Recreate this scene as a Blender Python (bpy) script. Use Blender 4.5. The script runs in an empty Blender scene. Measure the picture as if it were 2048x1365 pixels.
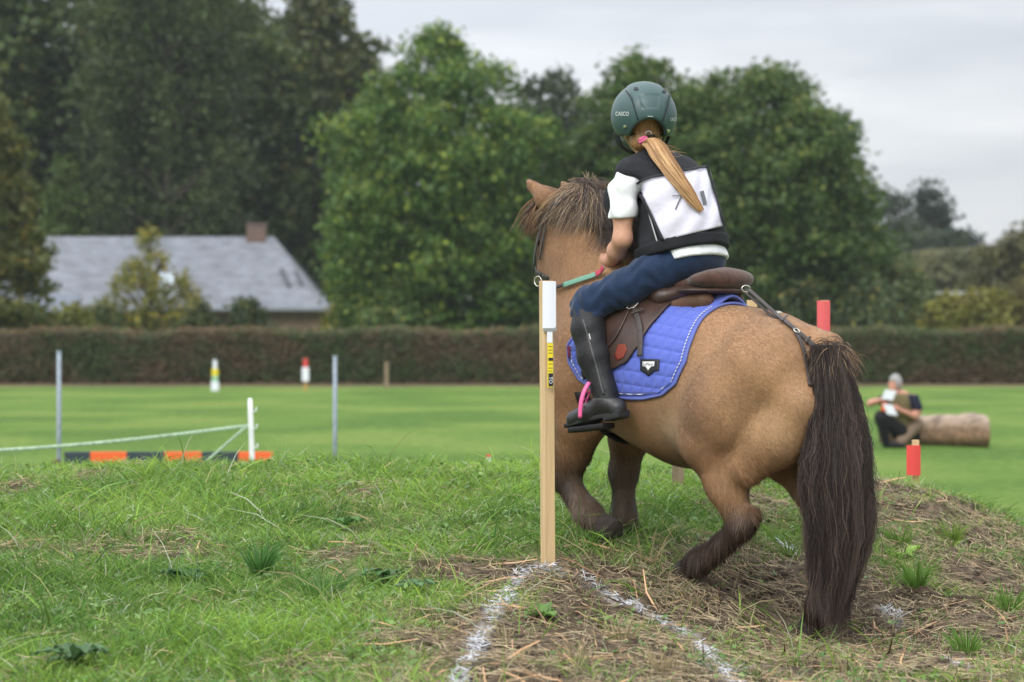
import bpy, math, random
import numpy as np
from mathutils import Vector, Matrix
rng = np.random.default_rng(7)
random.seed(7)
S = bpy.context.scene
C = S.collection

# ---------------------------------------------------------------- camera, sky, sun, exposure
FPX, CZ, HZ = 5000.0, 1.73, 655.0          # focal length in photo pixels, camera height, horizon row
cd = bpy.data.cameras.new('camera'); cam = bpy.data.objects.new('camera', cd); C.objects.link(cam)
cam.location = (0, 0, CZ); cam.rotation_euler = (math.pi/2, 0, 0)
cd.sensor_width = 36; cd.lens = 36*FPX/2048; cd.shift_y = -(682.5-HZ)/2048
cd.clip_start = .1; cd.clip_end = 3000
cd.dof.use_dof = True; cd.dof.focus_distance = 9.2; cd.dof.aperture_fstop = 3.3; cd.dof.aperture_blades = 7
S.camera = cam
W = bpy.data.worlds.new('World'); S.world = W; W.use_nodes = True
nt = W.node_tree; nt.nodes.clear()
def N(t, **k):
    n = nt.nodes.new(t)
    for a, b in k.items(): setattr(n, a, b)
    return n
out = N('ShaderNodeOutputWorld'); bg = N('ShaderNodeBackground'); bg.inputs[1].default_value = 1
sky = N('ShaderNodeTexSky', sky_type='NISHITA', sun_disc=False); sky.sun_elevation = math.radians(42); sky.sun_rotation = math.radians(200)
tc = N('ShaderNodeTexCoord'); sx = N('ShaderNodeSeparateXYZ'); nt.links.new(tc.outputs['Generated'], sx.inputs[0])
mp = N('ShaderNodeMapping'); mp.inputs['Scale'].default_value = (3.2, 3.2, 17); mp.inputs['Rotation'].default_value = (.12, .06, 0); nt.links.new(tc.outputs['Generated'], mp.inputs[0])
no = N('ShaderNodeTexNoise'); no.inputs['Scale'].default_value = 1.3; no.inputs['Detail'].default_value = 5; no.inputs['Roughness'].default_value = .5
nt.links.new(mp.outputs[0], no.inputs['Vector'])
cr = N('ShaderNodeValToRGB'); cr.color_ramp.elements[0].position = .36; cr.color_ramp.elements[1].position = .66
cr.color_ramp.elements[0].color = (.50, .53, .575, 1); cr.color_ramp.elements[1].color = (.76, .77, .78, 1)
nt.links.new(no.outputs['Fac'], cr.inputs[0])
mr = N('ShaderNodeMapRange'); mr.inputs['From Min'].default_value = .05; mr.inputs['From Max'].default_value = 1
mr.inputs['To Min'].default_value = 1; mr.inputs['To Max'].default_value = 2.9; nt.links.new(sx.outputs['Z'], mr.inputs['Value'])
mr2 = N('ShaderNodeMapRange'); mr2.inputs['From Min'].default_value = -.22; mr2.inputs['From Max'].default_value = .25; mr2.inputs['To Min'].default_value = 1.22; mr2.inputs['To Max'].default_value = .93; nt.links.new(sx.outputs['X'], mr2.inputs['Value']); mm_ = N('ShaderNodeMath', operation='MULTIPLY'); nt.links.new(mr.outputs[0], mm_.inputs[0]); nt.links.new(mr2.outputs[0], mm_.inputs[1])
vm = N('ShaderNodeVectorMath', operation='SCALE'); nt.links.new(cr.outputs[0], vm.inputs[0]); nt.links.new(mm_.outputs[0], vm.inputs['Scale'])
sv = N('ShaderNodeVectorMath', operation='SCALE'); sv.inputs['Scale'].default_value = .08; nt.links.new(sky.outputs[0], sv.inputs[0])
mx = N('ShaderNodeMix', data_type='RGBA'); mx.inputs['Factor'].default_value = .93
nt.links.new(sv.outputs[0], mx.inputs['A']); nt.links.new(vm.outputs[0], mx.inputs['B'])
nt.links.new(mx.outputs['Result'], bg.inputs[0]); nt.links.new(bg.outputs[0], out.inputs[0])
sd = bpy.data.lights.new('sun', 'SUN'); sun = bpy.data.objects.new('sun', sd); C.objects.link(sun)
sd.energy = 1.5; sd.angle = math.radians(28); sd.color = (1, .96, .9)
az, el = math.radians(200), math.radians(42)
sun.rotation_euler = Vector((math.sin(az)*math.cos(el), math.cos(az)*math.cos(el), math.sin(el))).to_track_quat('Z', 'Y').to_euler()
S.view_settings.view_transform = 'Standard'; S.view_settings.look = 'None'; S.view_settings.exposure = .32; S.view_settings.gamma = 1
S.cycles.use_denoising = True; S.cycles.max_bounces = 6; S.cycles.transparent_max_bounces = 4

# ---------------------------------------------------------------- helpers
def P(px, py, D): return np.array([(px-1024)/FPX*D, D, CZ-(py-HZ)/FPX*D])
FR = {}
def tag(o, label, cat=None, group=None, kind=None):
    if label: o['label'] = label
    if cat: o['category'] = cat
    if group: o['group'] = group
    if kind: o['kind'] = kind
    return o
def thing(name, label, cat, loc=(0, 0, 0), rz=0, group=None):
    o = bpy.data.objects.new(name, None); C.objects.link(o); o.location = tuple(float(a) for a in loc); o.rotation_euler = (0, 0, rz)
    o.empty_display_size = .2
    FR[o.name] = (np.array(loc, float), rz); return tag(o, label, cat, group)
def mk(name, V, F, mat, parent=None, cols=None, smooth=True, label=None):
    V = np.asarray(V, float).reshape(-1, 3)
    if parent is not None and parent.name in FR:
        loc, rz = FR[parent.name]; V = V-loc; c, s = math.cos(-rz), math.sin(-rz)
        V = np.stack([V[:, 0]*c-V[:, 1]*s, V[:, 0]*s+V[:, 1]*c, V[:, 2]], 1)
    me = bpy.data.meshes.new(name)
    F = np.asarray(F, np.int32) if not isinstance(F, list) or (F and len(set(map(len, F))) == 1) else F
    if isinstance(F, np.ndarray):
        k = F.shape[1]; me.vertices.add(len(V)); me.vertices.foreach_set('co', V.astype(np.float32).ravel())
        me.loops.add(F.size); me.loops.foreach_set('vertex_index', F.ravel())
        me.polygons.add(len(F)); me.polygons.foreach_set('loop_start', np.arange(0, F.size, k, dtype=np.int32))
        me.polygons.foreach_set('loop_total', np.full(len(F), k, np.int32))
    else: me.from_pydata([tuple(v) for v in V], [], F)
    if cols is not None:
        a = me.color_attributes.new('Col', 'FLOAT_COLOR', 'POINT'); cc = np.ones((len(V), 4), np.float32)
        cc[:, :3] = np.asarray(cols, np.float32)[:, :3]; a.data.foreach_set('color', cc.ravel())
    me.update(calc_edges=True)
    me.polygons.foreach_set('use_smooth', np.full(len(me.polygons), bool(smooth)))
    if mat: me.materials.append(mat)
    o = bpy.data.objects.new(name, me); C.objects.link(o)
    if parent is not None:
        o.parent = parent
        if parent.name in FR: FR[o.name] = FR[parent.name]
    if label: o['label'] = label
    return o
_mats = {}
def mat(name, col=(.5, .5, .5), rough=.7, spec=.3, metal=0, noise=None, bump=None, attr=False, var=.0, trans=0, sheen=0, stretch=(1, 1, 1), coat=0):
    """noise=(scale, strength) darkens/lightens; bump=(scale, distance)"""
    if name in _mats: return _mats[name]
    m = bpy.data.materials.new(name); m.use_nodes = True; t = m.node_tree; b = t.nodes['Principled BSDF']; _mats[name] = m
    b.inputs['Roughness'].default_value = rough; b.inputs['Specular IOR Level'].default_value = spec; b.inputs['Metallic'].default_value = metal
    b.inputs['Sheen Weight'].default_value = sheen; b.inputs['Coat Weight'].default_value = coat
    b.inputs['Base Color'].default_value = (*col, 1); src = None
    if attr:
        a = t.nodes.new('ShaderNodeAttribute'); a.attribute_name = 'Col'; src = a.outputs['Color']
    tcn = t.nodes.new('ShaderNodeTexCoord'); mpn = t.nodes.new('ShaderNodeMapping'); mpn.inputs['Scale'].default_value = stretch
    t.links.new(tcn.outputs['Object'], mpn.inputs[0])
    if noise:
        n = t.nodes.new('ShaderNodeTexNoise'); n.inputs['Scale'].default_value = noise[0]; n.inputs['Detail'].default_value = 6; t.links.new(mpn.outputs[0], n.inputs['Vector'])
        r = t.nodes.new('ShaderNodeMapRange'); r.inputs['From Min'].default_value = .3; r.inputs['From Max'].default_value = .7
        r.inputs['To Min'].default_value = 1-noise[1]; r.inputs['To Max'].default_value = 1+noise[1]; t.links.new(n.outputs['Fac'], r.inputs['Value'])
        s_ = t.nodes.new('ShaderNodeVectorMath'); s_.operation = 'SCALE'; t.links.new(r.outputs[0], s_.inputs['Scale'])
        if src: t.links.new(src, s_.inputs[0])
        else: s_.inputs[0].default_value = col
        src = s_.outputs[0]
    if src: t.links.new(src, b.inputs['Base Color'])
    if bump:
        n = t.nodes.new('ShaderNodeTexNoise'); n.inputs['Scale'].default_value = bump[0]; n.inputs['Detail'].default_value = 4; t.links.new(mpn.outputs[0], n.inputs['Vector'])
        bb = t.nodes.new('ShaderNodeBump'); bb.inputs['Distance'].default_value = bump[1]; bb.inputs['Strength'].default_value = 1
        t.links.new(n.outputs['Fac'], bb.inputs['Height']); t.links.new(bb.outputs[0], b.inputs['Normal'])
    if trans:
        tr = t.nodes.new('ShaderNodeBsdfTranslucent'); ms = t.nodes.new('ShaderNodeMixShader'); ms.inputs[0].default_value = trans
        if src: t.links.new(src, tr.inputs[0])
        else: tr.inputs[0].default_value = (*col, 1)
        o = t.nodes['Material Output']; t.links.new(b.outputs[0], ms.inputs[1]); t.links.new(tr.outputs[0], ms.inputs[2]); t.links.new(ms.outputs[0], o.inputs[0])
    return m
def noise2(x, y, sc, seed=0):
    """cheap smooth value noise, 0..1"""
    r = np.random.default_rng(seed).random((64, 64)); u = np.asarray(x)*sc; v = np.asarray(y)*sc
    iu = np.floor(u).astype(int); iv = np.floor(v).astype(int); fu = u-iu; fv = v-iv; fu = fu*fu*(3-2*fu); fv = fv*fv*(3-2*fv)
    g = lambda a, b: r[a % 64, b % 64]
    return (g(iu, iv)*(1-fu)+g(iu+1, iv)*fu)*(1-fv)+(g(iu, iv+1)*(1-fu)+g(iu+1, iv+1)*fu)*fv
def fbm(x, y, sc, seed=0): return (noise2(x, y, sc, seed)*.5+noise2(x, y, sc*2.1, seed+1)*.3+noise2(x, y, sc*4.3, seed+2)*.2)
def sstep(a, b, x): t = np.clip((x-a)/(b-a), 0, 1); return t*t*(3-2*t)
def box(x0, x1, y0, y1, z0, z1):
    v = [(x, y, z) for z in (z0, z1) for y in (y0, y1) for x in (x0, x1)]
    return np.array(v, float), [[0, 2, 3, 1], [4, 5, 7, 6], [0, 1, 5, 4], [2, 6, 7, 3], [0, 4, 6, 2], [1, 3, 7, 5]]
def merge(parts):
    V, F, n = [], [], 0
    for v, f in parts:
        V.append(np.asarray(v, float)); F += [[int(i)+n for i in q] for q in f]; n += len(v)
    return np.concatenate(V), F
def tube(pts, rad, n=8, flat=None, up=None, closed=False):
    """tube along pts; flat=(a,b) cross-section half sizes along side/normal; up = normals per point"""
    pts = np.asarray(pts, float); K = len(pts)
    T = np.roll(pts, -1, 0)-np.roll(pts, 1, 0) if closed else np.gradient(pts, axis=0)
    T /= np.linalg.norm(T, axis=1)[:, None]+1e-9
    rad = np.broadcast_to(np.asarray(rad, float), (K,))
    U = np.tile(np.array([.13, .27, .95]), (K, 1)) if up is None else np.asarray(up, float)
    Sd = np.cross(T, U); Sd /= np.linalg.norm(Sd, axis=1)[:, None]+1e-9; Nn = np.cross(Sd, T)
    V, a = [], np.linspace(0, 2*np.pi, n, endpoint=False)
    fa, fb = flat if flat else (1, 1)
    for k in range(K): V.append(pts[k]+rad[k]*(fa*np.cos(a)[:, None]*Sd[k]+fb*np.sin(a)[:, None]*Nn[k]))
    V = np.concatenate(V); F = []
    for k in range(K if closed else K-1):
        for j in range(n): F.append([k*n+j, k*n+(j+1) % n, ((k+1) % K)*n+(j+1) % n, ((k+1) % K)*n+j])
    if not closed:
        V = np.concatenate([V, pts[[0]], pts[[-1]]]); a0, b0 = len(V)-2, len(V)-1
        for j in range(n): F += [[a0, (j+1) % n, j, j], [b0, (K-1)*n+j, (K-1)*n+(j+1) % n, (K-1)*n+(j+1) % n]]
        F = [f if f[2] != f[3] else f[:3] for f in F]
    return V, F
def strap(pts, nrm, w, t=.003):
    """flat strap with rectangular section lying along pts with surface normals nrm"""
    pts = np.asarray(pts, float); nrm = np.asarray(nrm, float); T = np.gradient(pts, axis=0); T /= np.linalg.norm(T, axis=1)[:, None]+1e-9
    Sd = np.cross(T, nrm); Sd /= np.linalg.norm(Sd, axis=1)[:, None]+1e-9; Nn = np.cross(Sd, T); K = len(pts)
    V = np.concatenate([np.stack([pts[k]+Sd[k]*w/2*a+Nn[k]*t*b for a, b in ((-1, 0), (-1, .7), (-.8, 1), (.8, 1), (1, .7), (1, 0))]) for k in range(K)])
    F = [[k*6+j, k*6+(j+1) % 6, k*6+6+(j+1) % 6, k*6+6+j] for k in range(K-1) for j in range(6)]
    F += [list(range(6))[::-1], [(K-1)*6+j for j in range(6)]]
    return V, F
def resamp(p, n):
    p = np.asarray(p, float)
    for _ in range(2):
        q = np.empty((2*len(p), p.shape[1])); q[0::2] = p; q[1:-1:2] = (p[:-1]+p[1:])/2; q = q[:-1]
        r = q.copy(); r[1:-1] = (q[:-2]+2*q[1:-1]+q[2:])/4; p = r
    d = np.r_[0, np.cumsum(np.linalg.norm(np.diff(p, axis=0), axis=1))]; u = np.linspace(0, d[-1], n)
    return np.stack([np.interp(u, d, p[:, i]) for i in range(p.shape[1])], 1)
def ribbons(Cp, w, side, cols):
    """Cp (N,K,3) centre lines, w (N,K) half widths, side (N,3)"""
    Nn, K, _ = Cp.shape; T = Cp[:, -1]-Cp[:, 0]; sd_ = np.cross(T, side); sd_ /= np.linalg.norm(sd_, axis=1)[:, None]+1e-9
    V = np.stack([Cp-w[..., None]*sd_[:, None], Cp+w[..., None]*sd_[:, None]], 2).reshape(-1, 3)
    base = (np.arange(Nn)*K*2)[:, None]+np.arange(K-1)[None]*2
    F = np.stack([base, base+1, base+3, base+2], -1).reshape(-1, 4)
    if cols.ndim == 2: cc = np.repeat(cols, K*2, 0)
    else: cc = np.repeat(cols.reshape(Nn*K, 3), 2, 0)
    return V, F, cc
# ---- implicit surfaces
def smin(a, b, k):
    if k <= 0: return np.minimum(a, b)
    h = np.maximum(k-np.abs(a-b), 0)/k; return np.minimum(a, b)-h*h*k*.25
def cone(p, a, b, ra, rb, sc=(1, 1, 1)):
    sc = np.array(sc, float); q = p/sc; a = np.array(a)/sc; b = np.array(b)/sc; ab = b-a
    t = np.clip(((q-a)@ab)/max(ab@ab, 1e-9), 0, 1); d = q-(a+t[..., None]*ab)
    return (np.sqrt((d*d).sum(-1))-(ra+(rb-ra)*t))*sc.min()
def chain(pts, sc=(1, 1, 1), k=.03):
    return [('c', pts[i][:3], pts[i+1][:3], pts[i][3], pts[i+1][3], sc, k) for i in range(len(pts)-1)]
def ell(c, r, k=.03, rot=None): return [('e', c, r, rot, k)]
def prim(p, q):
    if q[0] == 'c': return cone(p, *q[1:6])
    if q[0] == 'e':
        d = p-np.array(q[1])
        if q[3] is not None: d = d@np.array(Matrix(q[3]).to_3x3())
        r = np.array(q[2]); k0 = np.sqrt(((d/r)**2).sum(-1)); k1 = np.sqrt(((d/r**2)**2).sum(-1))+1e-9; return k0*(k0-1)/k1
    return q[1](p)
def make_sdf(prims):
    def f(p):
        d = None
        for q in prims:
            e = prim(p, q); d = e if d is None else smin(d, e, q[-1] if q[0] != 'f' else q[2])
        return d
    return f
def surfnet(f, lo, hi, h, relax=1):
    lo = np.array(lo, float); n = np.ceil((np.array(hi)-lo)/h).astype(int)+1
    ax = [lo[i]+h*np.arange(n[i]) for i in range(3)]
    Fv = np.empty(n, np.float32)
    yy, zz = np.meshgrid(ax[1], ax[2], indexing='ij')
    st = max(1, 250000//(n[1]*n[2]))
    for i in range(0, n[0], st):
        xs = ax[0][i:i+st]; p = np.empty((len(xs), n[1], n[2], 3)); p[..., 0] = xs[:, None, None]; p[..., 1] = yy; p[..., 2] = zz; Fv[i:i+st] = f(p)
    s = Fv < 0; m = n-1
    sl = lambda a, b, c: s[a:a+m[0], b:b+m[1], c:c+m[2]]
    cnt = sum(sl(a, b, c).astype(np.int8) for a in (0, 1) for b in (0, 1) for c in (0, 1)); act = (cnt > 0) & (cnt < 8)
    idx = -np.ones(m, np.int64); idx[act] = np.arange(act.sum()); I = np.argwhere(act); acc = np.zeros((len(I), 3)); num = np.zeros(len(I))
    for d in range(3):
        o = [a for a in range(3) if a != d]
        for u in (0, 1):
            for v in (0, 1):
                A = I.copy(); A[:, o[0]] += u; A[:, o[1]] += v; Bq = A.copy(); Bq[:, d] += 1
                fa = Fv[tuple(A.T)]; fb = Fv[tuple(Bq.T)]; c = (fa < 0) != (fb < 0); t = np.where(c, fa/np.where(c, fa-fb, 1), 0)
                pt = A.astype(float); pt[:, d] += t; acc += pt*c[:, None]; num += c
    V = lo+h*acc/num[:, None]; Q = []
    for d in range(3):
        o = [(d+1) % 3, (d+2) % 3]; A = np.argwhere(np.take(s, range(0, n[d]-1), d) != np.take(s, range(1, n[d]), d))
        A = A[(A[:, o[0]] > 0) & (A[:, o[1]] > 0) & (A[:, o[0]] < m[o[0]]) & (A[:, o[1]] < m[o[1]])]
        q = []
        for u, v in ((-1, -1), (0, -1), (0, 0), (-1, 0)):
            Bq = A.copy(); Bq[:, o[0]] += u; Bq[:, o[1]] += v; q.append(idx[tuple(Bq.T)])
        q = np.stack(q, 1); fl = ~s[tuple(A.T)]; q[fl] = q[fl][:, ::-1]; Q.append(q)
    Q = np.concatenate(Q)
    for _ in range(relax):
        sm = np.zeros_like(V); ct = np.zeros(len(V))
        for a in range(4):
            for b in (1, 3): np.add.at(sm, Q[:, a], V[Q[:, (a+b) % 4]]); np.add.at(ct, Q[:, a], 1)
        V = V*.5+.5*sm/ct[:, None]
    return V, Q
def grad(f, p, e=.002):
    p = np.asarray(p, float); g = np.stack([f(p+np.eye(3)[i]*e)-f(p-np.eye(3)[i]*e) for i in range(3)], -1)
    return g/(np.linalg.norm(g, axis=-1, keepdims=True)+1e-9)
# pony frame: x forward, y left, z up (z is kept absolute)
PO = np.array([1.09, 8.85]); TH = math.radians(135); cth, sth = math.cos(TH), math.sin(TH)
def L2W(p): p = np.asarray(p, float); return np.stack([PO[0]+cth*p[..., 0]-sth*p[..., 1], PO[1]+sth*p[..., 0]+cth*p[..., 1], p[..., 2]], -1)
def W2L(p): p = np.asarray(p, float); x = p[..., 0]-PO[0]; y = p[..., 1]-PO[1]; return np.stack([cth*x+sth*y, -sth*x+cth*y, p[..., 2]], -1)
CL = W2L(np.array([0, 0, CZ]))
def hit(f, px, t0=7.5, t1=11.5):
    """where the line of sight through photo points meets surface f (pony frame)"""
    px = np.asarray(px, float).reshape(-1, 2); d = W2L(np.stack([(px[:, 0]-1024)/FPX, np.ones(len(px)), CZ-(px[:, 1]-HZ)/FPX], 1))-CL
    d /= np.linalg.norm(d, axis=1)[:, None]; t = np.full(len(px), t0); best = np.full(len(px), 9.); bt = t.copy()
    for _ in range(90):
        v = f(CL+d*t[:, None]); u = np.abs(v) < best; best = np.where(u, np.abs(v), best); bt = np.where(u, t, bt); t = np.minimum(t+np.clip(v*.8, -.05, .3), t1)
    p = CL+d*bt[:, None]; return p, grad(f, p)
def drop(px, py, f, off=0, n=24):
    q = resamp(np.stack([px, py], 1), n); p, nn = hit(f, q); return p+nn*off, nn
def text_mesh(s, bold=0.):
    cu = bpy.data.curves.new('t', 'FONT'); cu.body = s; cu.align_x = 'CENTER'; cu.align_y = 'CENTER'; cu.offset = bold; cu.size = 1; cu.resolution_u = 3
    o = bpy.data.objects.new('t', cu); C.objects.link(o); dg = bpy.context.evaluated_depsgraph_get()
    me = bpy.data.meshes.new_from_object(o.evaluated_get(dg)); V = np.array([v.co[:] for v in me.vertices]); F = [list(p.vertices) for p in me.polygons]
    bpy.data.objects.remove(o); bpy.data.curves.remove(cu); bpy.data.meshes.remove(me); return V, F

exec_parts = True
# ================================================================ terrain
CP = []
for px, py, D in [(-300, 1365, 6.9), (0, 1365, 6.85), (500, 1365, 6.95), (1024, 1365, 7.0), (1500, 1365, 7.35), (2048, 1365, 7.7), (2400, 1365, 7.9),
                  (1095, 1137, 9.0), (-200, 1120, 9.0), (0, 1122, 9.0), (500, 1128, 9.0), (800, 1132, 9.0),
                  (1215, 1078, 9.55), (700, 1048, 9.9), (0, 1030, 10), (-600, 1040, 10), (1365, 1158, 9.08), (1640, 1292, 8.93), (1900, 1262, 8.95), (2100, 1270, 8.95), (2500, 1290, 9.0),
                  (1640, 1100, 10), (1850, 1130, 10), (2050, 1180, 10), (1420, 1060, 10),
                  (-1200, 965, 11.5), (-400, 950, 11.5), (0, 946, 11.5), (300, 938, 11.6), (600, 934, 11.6), (1024, 936, 11.6), (1300, 952, 11.6), (1500, 955, 11.6), (1760, 970, 11.6), (1900, 1004, 11.5), (2048, 1058, 11.3), (2300, 1150, 11),
                  (2600, 1300, 10.5), (3000, 1500, 10)]:
    CP.append(P(px, py, D))
for x in (-6, -3.5, -2, -1, 0, 1, 2, 3.2):
    m_ = {3.2: .35, 2: .85}.get(x, 1)
    CP += [(x, 12.4, .99*m_), (x, 13.6, .62*m_), (x, 15.2, .12*m_), (x, 17.5, 0), (x, 20, 0)]
for x in (-4, -2, 0, 2, 4): CP += [(x, 5, .55 if x < 3 else .35), (x, 2, .3), (x, -1, .15)]
CP += [(4.4, 8, .3), (4.4, 10, .3), (5, 12, .1), (-6, 9, .85), (-6, 7, .7)]
CP = np.array(CP, float)
def _ph(r): return np.where(r > 1e-9, r*r*np.log(np.maximum(r, 1e-9)), 0)
_r = np.linalg.norm(CP[:, None, :2]-CP[None, :, :2], axis=2); _n = len(CP)
_A = np.zeros((_n+3, _n+3)); _A[:_n, :_n] = _ph(_r)+np.eye(_n)*.02; _A[:_n, _n] = 1; _A[:_n, _n+1:] = CP[:, :2]; _A[_n, :_n] = 1; _A[_n+1:, :_n] = CP[:, :2].T
_w = np.linalg.solve(_A, np.r_[CP[:, 2], 0, 0, 0])
def ground(x, y):
    x = np.asarray(x, float); y = np.asarray(y, float); sh = np.broadcast(x, y).shape; x = np.broadcast_to(x, sh).ravel(); y = np.broadcast_to(y, sh).ravel(); z = np.zeros(len(x))
    M = sstep(-8.5, -6, x)*(1-sstep(4.2, 6, x))*sstep(-3, 1, y)*(1-sstep(15.5, 19, y)); I = np.where(M > 0)[0]
    for k in range(0, len(I), 40000):
        i = I[k:k+40000]; r = np.hypot(x[i, None]-CP[None, :, 0], y[i, None]-CP[None, :, 1]); z[i] = _ph(r)@_w[:_n]+_w[_n]+_w[_n+1]*x[i]+_w[_n+2]*y[i]
    z[I] = np.maximum(z[I], 0)*M[I]+(fbm(x[I], y[I], 2.2, 5)-.5)*.05*M[I]
    return z.reshape(sh)
def G(px, py, D0=6, D1=14):
    D = np.linspace(D0, D1, 800); p = P(px, py, 1.)-np.array([0, 0, CZ]); pt = np.array([0, 0, CZ])+D[:, None]*p; h = ground(pt[:, 0], pt[:, 1]); i = np.argmax(pt[:, 2] <= h); return pt[i] if pt[i, 2] <= h[i] else pt[-1]
def blobmask(x, y, lst):
    m = np.zeros(np.shape(x))
    for (gx, gy, rx, ry, a) in lst: m = np.maximum(m, a*np.exp(-(((x-gx)/rx)**2+((y-gy)/ry)**2)))
    return m
DB = []
for px, py, rx, ry, a in [(230, 1108, .55, .16, .85), (420, 1098, .35, .14, .8), (60, 1135, .3, .15, .6), (690, 1115, .16, .2, .9), (850, 1140, .3, .22, .85), (980, 1150, .3, .2, .9), (620, 1335, .22, .14, .8), (760, 1050, .3, .2, .3),
                          (40, 975, .12, .3, .6), (165, 962, .1, .25, .7), (350, 1078, .16, .14, .7), (700, 990, .2, .4, .3),
                          (1200, 1400, .5, .35, 1), (1500, 1400, .5, .35, 1), (1800, 1410, .5, .35, .9), (2050, 1400, .4, .35, .7), (1000, 1390, .25, .25, .8), (630, 1370, .25, .15, .6), (1010, 1300, .3, .35, .8), (1150, 1280, .4, .5, .95), (1250, 1200, .35, .4, .9), (1400, 1300, .5, .5, 1), (1550, 1180, .35, .4, .8), (1660, 1300, .6, .5, 1), (1850, 1330, .5, .5, .8), (1450, 1120, .2, .2, .6),
                          (1500, 1010, .2, .35, .5), (1800, 1000, .25, .5, .85), (1930, 1040, .25, .5, .6), (1950, 1150, .3, .5, .6), (2000, 1250, .3, .4, .65), (1720, 1200, .3, .4, .8)]:
    g = G(px, py); DB.append((g[0], g[1], rx*(1.2 if px > 950 else 1), ry*(1.2 if px > 950 else 1), a*(.72 if px < 900 and py > 1000 else 1.45 if px > 950 else 1)))
def dirt(x, y):
    m = blobmask(x, y, DB); return np.clip(m*1.5-(fbm(x, y, 3.1, 11)-.42)*1.5, 0, 1)*sstep(.1, .28, m)
PL = [[(905, 1400), (925, 1365), (950, 1310), (972, 1255), (1000, 1215), (1030, 1175), (1050, 1152), (1090, 1143), (1140, 1148), (1185, 1172), (1215, 1195), (1262, 1222), (1310, 1243), (1350, 1270), (1400, 1305), (1440, 1340), (1475, 1380)],
      [(1770, 1228), (1800, 1245)], [(1572, 1102), (1590, 1112)], [(1900, 1335), (1930, 1345)]]
PLW = [np.array([G(*q)[:2] for q in l]) for l in PL]
def pline(x, y):
    d = np.full(np.shape(x), 9.)
    for l in PLW:
        for a, b in zip(l[:-1], l[1:]):
            ab = b-a; t = np.clip(((x-a[0])*ab[0]+(y-a[1])*ab[1])/(ab@ab), 0, 1); d = np.minimum(d, np.hypot(x-a[0]-t*ab[0], (y-a[1]-t*ab[1])))
    return d
def axis(lo, hi, flo, fhi, st, g=1.22):
    a = list(np.arange(flo, fhi, st)); s = st; v = a[-1]
    while v < hi: s *= g; v += s; a.append(v)
    s = st; v = a[0]
    while v > lo: s *= g; v -= s; a.insert(0, v)
    return np.array(a)
gx = axis(-500, 500, -2.4, 2.9, .028); gy = axis(-80, 900, 6.2, 13.2, .032)
X, Y = np.meshgrid(gx, gy, indexing='ij'); Z = ground(X, Y)
near = sstep(-3.4, -2.4, X)*(1-sstep(2.9, 3.9, X))*sstep(4, 6, Y)*(1-sstep(13, 15, Y)); dm = dirt(X, Y)*near
Z = Z+near*((fbm(X, Y, 11, 3)-.5)*.022*(1+4*dm)+(fbm(X, Y, 45, 8)-.5)*.015*dm*1.6)
ii = np.arange(X.size).reshape(X.shape)
GF = np.stack([ii[:-1, :-1], ii[1:, :-1], ii[1:, 1:], ii[:-1, 1:]], -1).reshape(-1, 4)
mnd = sstep(.02, .2, ground(X, Y))
gcol = np.zeros(X.shape+(3,)); gcol[..., 0] = dm; gcol[..., 1] = mnd; pw = pline(X, Y); gcol[..., 2] = (1-sstep(.01, .04, pw))*near*.55*sstep(.27, .4, fbm(X, Y, 9, 72))
gm = bpy.data.materials.new('meadow_ground'); gm.use_nodes = True; t = gm.node_tree; b = t.nodes['Principled BSDF']; b.inputs['Roughness'].default_value = .9; b.inputs['Specular IOR Level'].default_value = .1
def tn(ty, **k):
    n = t.nodes.new(ty)
    for a, v in k.items(): setattr(n, a, v)
    return n
def tramp(src, stops):
    r = tn('ShaderNodeValToRGB'); e = r.color_ramp.elements
    while len(e) < len(stops): e.new(.5)
    for q, (p_, c_) in zip(e, stops): q.position = p_; q.color = (*c_, 1)
    t.links.new(src, r.inputs[0]); return r.outputs[0]
def tnoise(scale, det=5, st=(1, 1, 1)):
    c_ = tn('ShaderNodeTexCoord'); m_ = tn('ShaderNodeMapping'); m_.inputs['Scale'].default_value = st; n = tn('ShaderNodeTexNoise'); n.inputs['Scale'].default_value = scale; n.inputs['Detail'].default_value = det
    t.links.new(c_.outputs['Object'], m_.inputs[0]); t.links.new(m_.outputs[0], n.inputs['Vector']); return n.outputs['Fac']
def tmix(f, a, b_):
    m_ = tn('ShaderNodeMix', data_type='RGBA')
    t.links.new(f, m_.inputs['Factor'])
    t.links.new(a, m_.inputs['A']); t.links.new(b_, m_.inputs['B']); return m_.outputs['Result']
at = tn('ShaderNodeAttribute', attribute_name='Col'); sp = tn('ShaderNodeSeparateColor'); t.links.new(at.outputs['Color'], sp.inputs[0])
far = tramp(tnoise(.22, 9, (1.1, .8, 1)), [(.4, (.06, .125, .02)), (.5, (.105, .185, .03)), (.6, (.175, .235, .05))])
far2 = tramp(tnoise(6, 6), [(.38, (.045, .11, .018)), (.62, (.155, .235, .05))])
mf = tn('ShaderNodeMix', data_type='RGBA'); mf.inputs['Factor'].default_value = .45; t.links.new(far, mf.inputs['A']); t.links.new(far2, mf.inputs['B'])
under = tramp(tnoise(25, 6), [(.35, (.07, .10, .025)), (.65, (.16, .20, .06))])
soil = tramp(tnoise(22, 9), [(.32, (.03, .021, .015)), (.5, (.085, .062, .043)), (.68, (.17, .13, .088))])
c1 = tmix(sp.outputs['Green'], mf.outputs['Result'], under); c2 = tmix(sp.outputs['Red'], c1, soil)
wh = tramp(tnoise(60, 4), [(.35, (.2, .19, .17)), (.6, (.65, .65, .66))]); c3 = tmix(sp.outputs['Blue'], c2, wh)
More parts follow.
